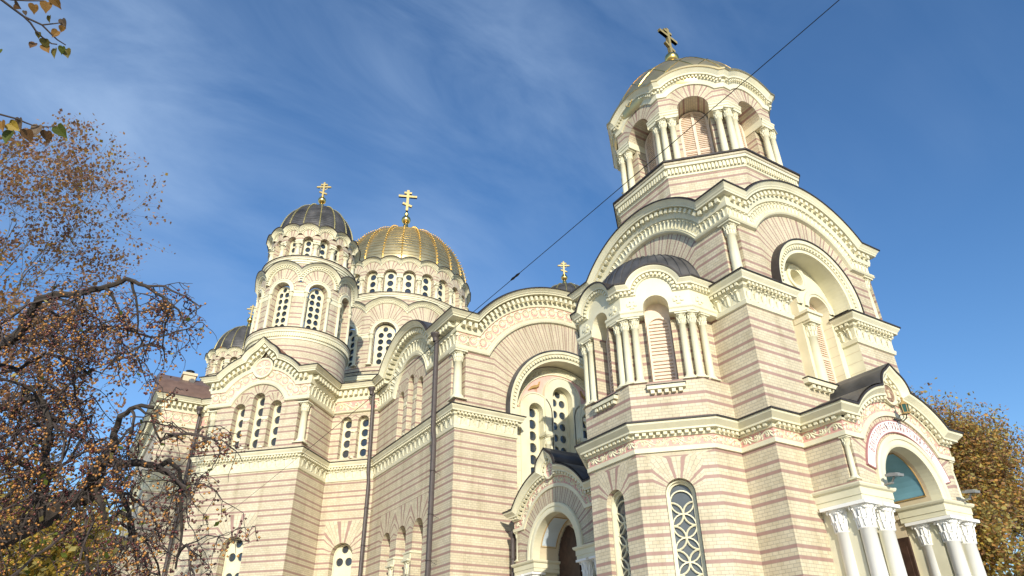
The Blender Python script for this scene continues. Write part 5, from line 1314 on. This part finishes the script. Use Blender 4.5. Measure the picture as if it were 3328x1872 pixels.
# --- linden boughs hanging into the top left corner
random.seed(4)
lind = tag(empty('linden_tree', (-8.5, -3.0, GZ)), 'linden with heart shaped yellow brown leaves hanging in at the top left corner', 'tree')
lb = MB()
D0 = 3.2
lb.tube([V((-8.5, -3, GZ)), V((-8.4, -2.95, 1.0)), V((-8.3, -2.9, 3.2)), V((-8.0, -2.7, 5.5)), V((-8.1, -2.9, 9.0))], [.24, .2, .17, .12, .05], 9)
j0 = V((-8.2, -2.85, 4.2)); j1 = at(-60, -40, 3.2); lb.tube([j0, V((-5.5, -1.0, 5.0)), V((-2.8, .8, 4.2)), V((-1.2, 1.5, 3.2)), j1], [.07, .045, .025, .012, .006], 6)
j2 = at(-90, 590, 3.1); lb.tube([V((-8.25, -2.9, 3.5)), V((-5.4, -1.2, 3.9)), V((-2.9, .9, 3.2)), V((-1.3, 1.9, 2.4)), j2], [.06, .04, .022, .011, .006], 6)
k_ = .6211
def crop(l, d): return [at(x*k_, y*k_, d) for x, y in l]
for l, d, r_ in (([(-97, -64), (10, 0), (60, 38), (125, 86), (160, 120), (190, 165), (222, 195), (270, 228), (300, 232)], 3.2, .005), ([(125, 86), (220, 130), (270, 180), (300, 208), (345, 236)], 3.2, .004), ([(-60, -30), (60, -2), (140, 3), (230, 4)], 3.15, .004), ([(220, 130), (280, 124), (325, 118)], 3.2, .003), ([(-145, 590), (0, 598), (90, 622), (130, 640), (170, 655), (250, 665), (292, 660)], 3.1, .004)):
    p = crop(l, d); lb.tube(p, [r_*(1-.6*i/len(p)) for i in range(len(p))], 5)
lb.build('trunk', 'twig', lind)
HEART = [(0, 0), (.16, .10), (.36, .06), (.50, -.14), (.48, -.40), (.34, -.66), (.14, -.88), (0, -1.12), (-.14, -.88), (-.34, -.66), (-.48, -.40), (-.50, -.14), (-.36, .06), (-.16, .10)]
def linden_leaf(mb, x, y, size, rot, d, mi):
    mb.mi = mi; p = at(x*k_, y*k_, d); s = size*k_*d/FPX*.80; c_, s_ = cos(rot), sin(rot); tl = random.uniform(-.6, .6); tl2 = random.uniform(-.5, .5)
    q = []
    for a, b in HEART+[(0, -.3), (0, -.7)]:
        b += .45; aa, bb = a*c_-b*s_, a*s_+b*c_
        q.append(mb.vert(p+CR*(aa*s*cos(tl))+CU*(bb*s*cos(tl2))+CF*(aa*s*sin(tl)+bb*s*sin(tl2)-abs(a)*s*.35+random.gauss(0, .02)*s)))
    for i in range(7): mb.face((q[i], q[i+1], q[15] if i > 3 else q[14]))
    for i in range(7, 14): mb.face((q[i], q[(i+1) % 14], q[15] if i < 10 else q[14]))
    mb.face((q[4], q[15], q[14])); mb.face((q[10], q[14], q[15]))
for k, c in dict(d_brown=(.15, .08, .035), d_orange=(.27, .14, .035), d_olive=(.15, .125, .03), d_dull=(.20, .145, .10), d_green=(.09, .11, .02), d_yellow=(.36, .25, .04)).items(): M[k] = leafmat(k[2:]+'_linden_leaf', c)  # darker leaf tones: the shade of backlit leaves is put into the colour
for i, (x, y, sz, ro, m_) in enumerate(((92, 32, 42, .9, 0), (180, 46, 46, -.2, 1), (245, 36, 56, -.1, 1), (296, 14, 52, .5, 1), (259, 99, 34, 0, 2), (334, 122, 44, .2, 3), (325, 152, 32, -.5, 1), (290, 176, 42, -.6, 1), (203, 183, 32, -.3, 2), (172, 236, 38, -.3, 0), (240, 228, 46, 0, 2), (243, 253, 44, .5, 1), (287, 277, 50, 0, 2), (326, 262, 40, -.2, 4), (352, 277, 48, .2, 2), (133, 68, 22, 0, 3), (0, 268, 26, 0, 4),
        (12, 657, 52, .2, 1), (72, 662, 60, .9, 5), (106, 648, 62, -.1, 3), (46, 714, 78, -.1, 4), (149, 709, 62, .1, 0), (194, 682, 64, -.1, 3), (251, 714, 62, -.1, 0), (322, 688, 66, .6, 4))):
    q = MB(); linden_leaf(q, x, y, sz, ro, 3.2 if y < 400 else 3.1, 0); q.build('leaf', ['d_brown', 'd_orange', 'd_olive', 'd_dull', 'd_green', 'd_yellow'][m_], lind)
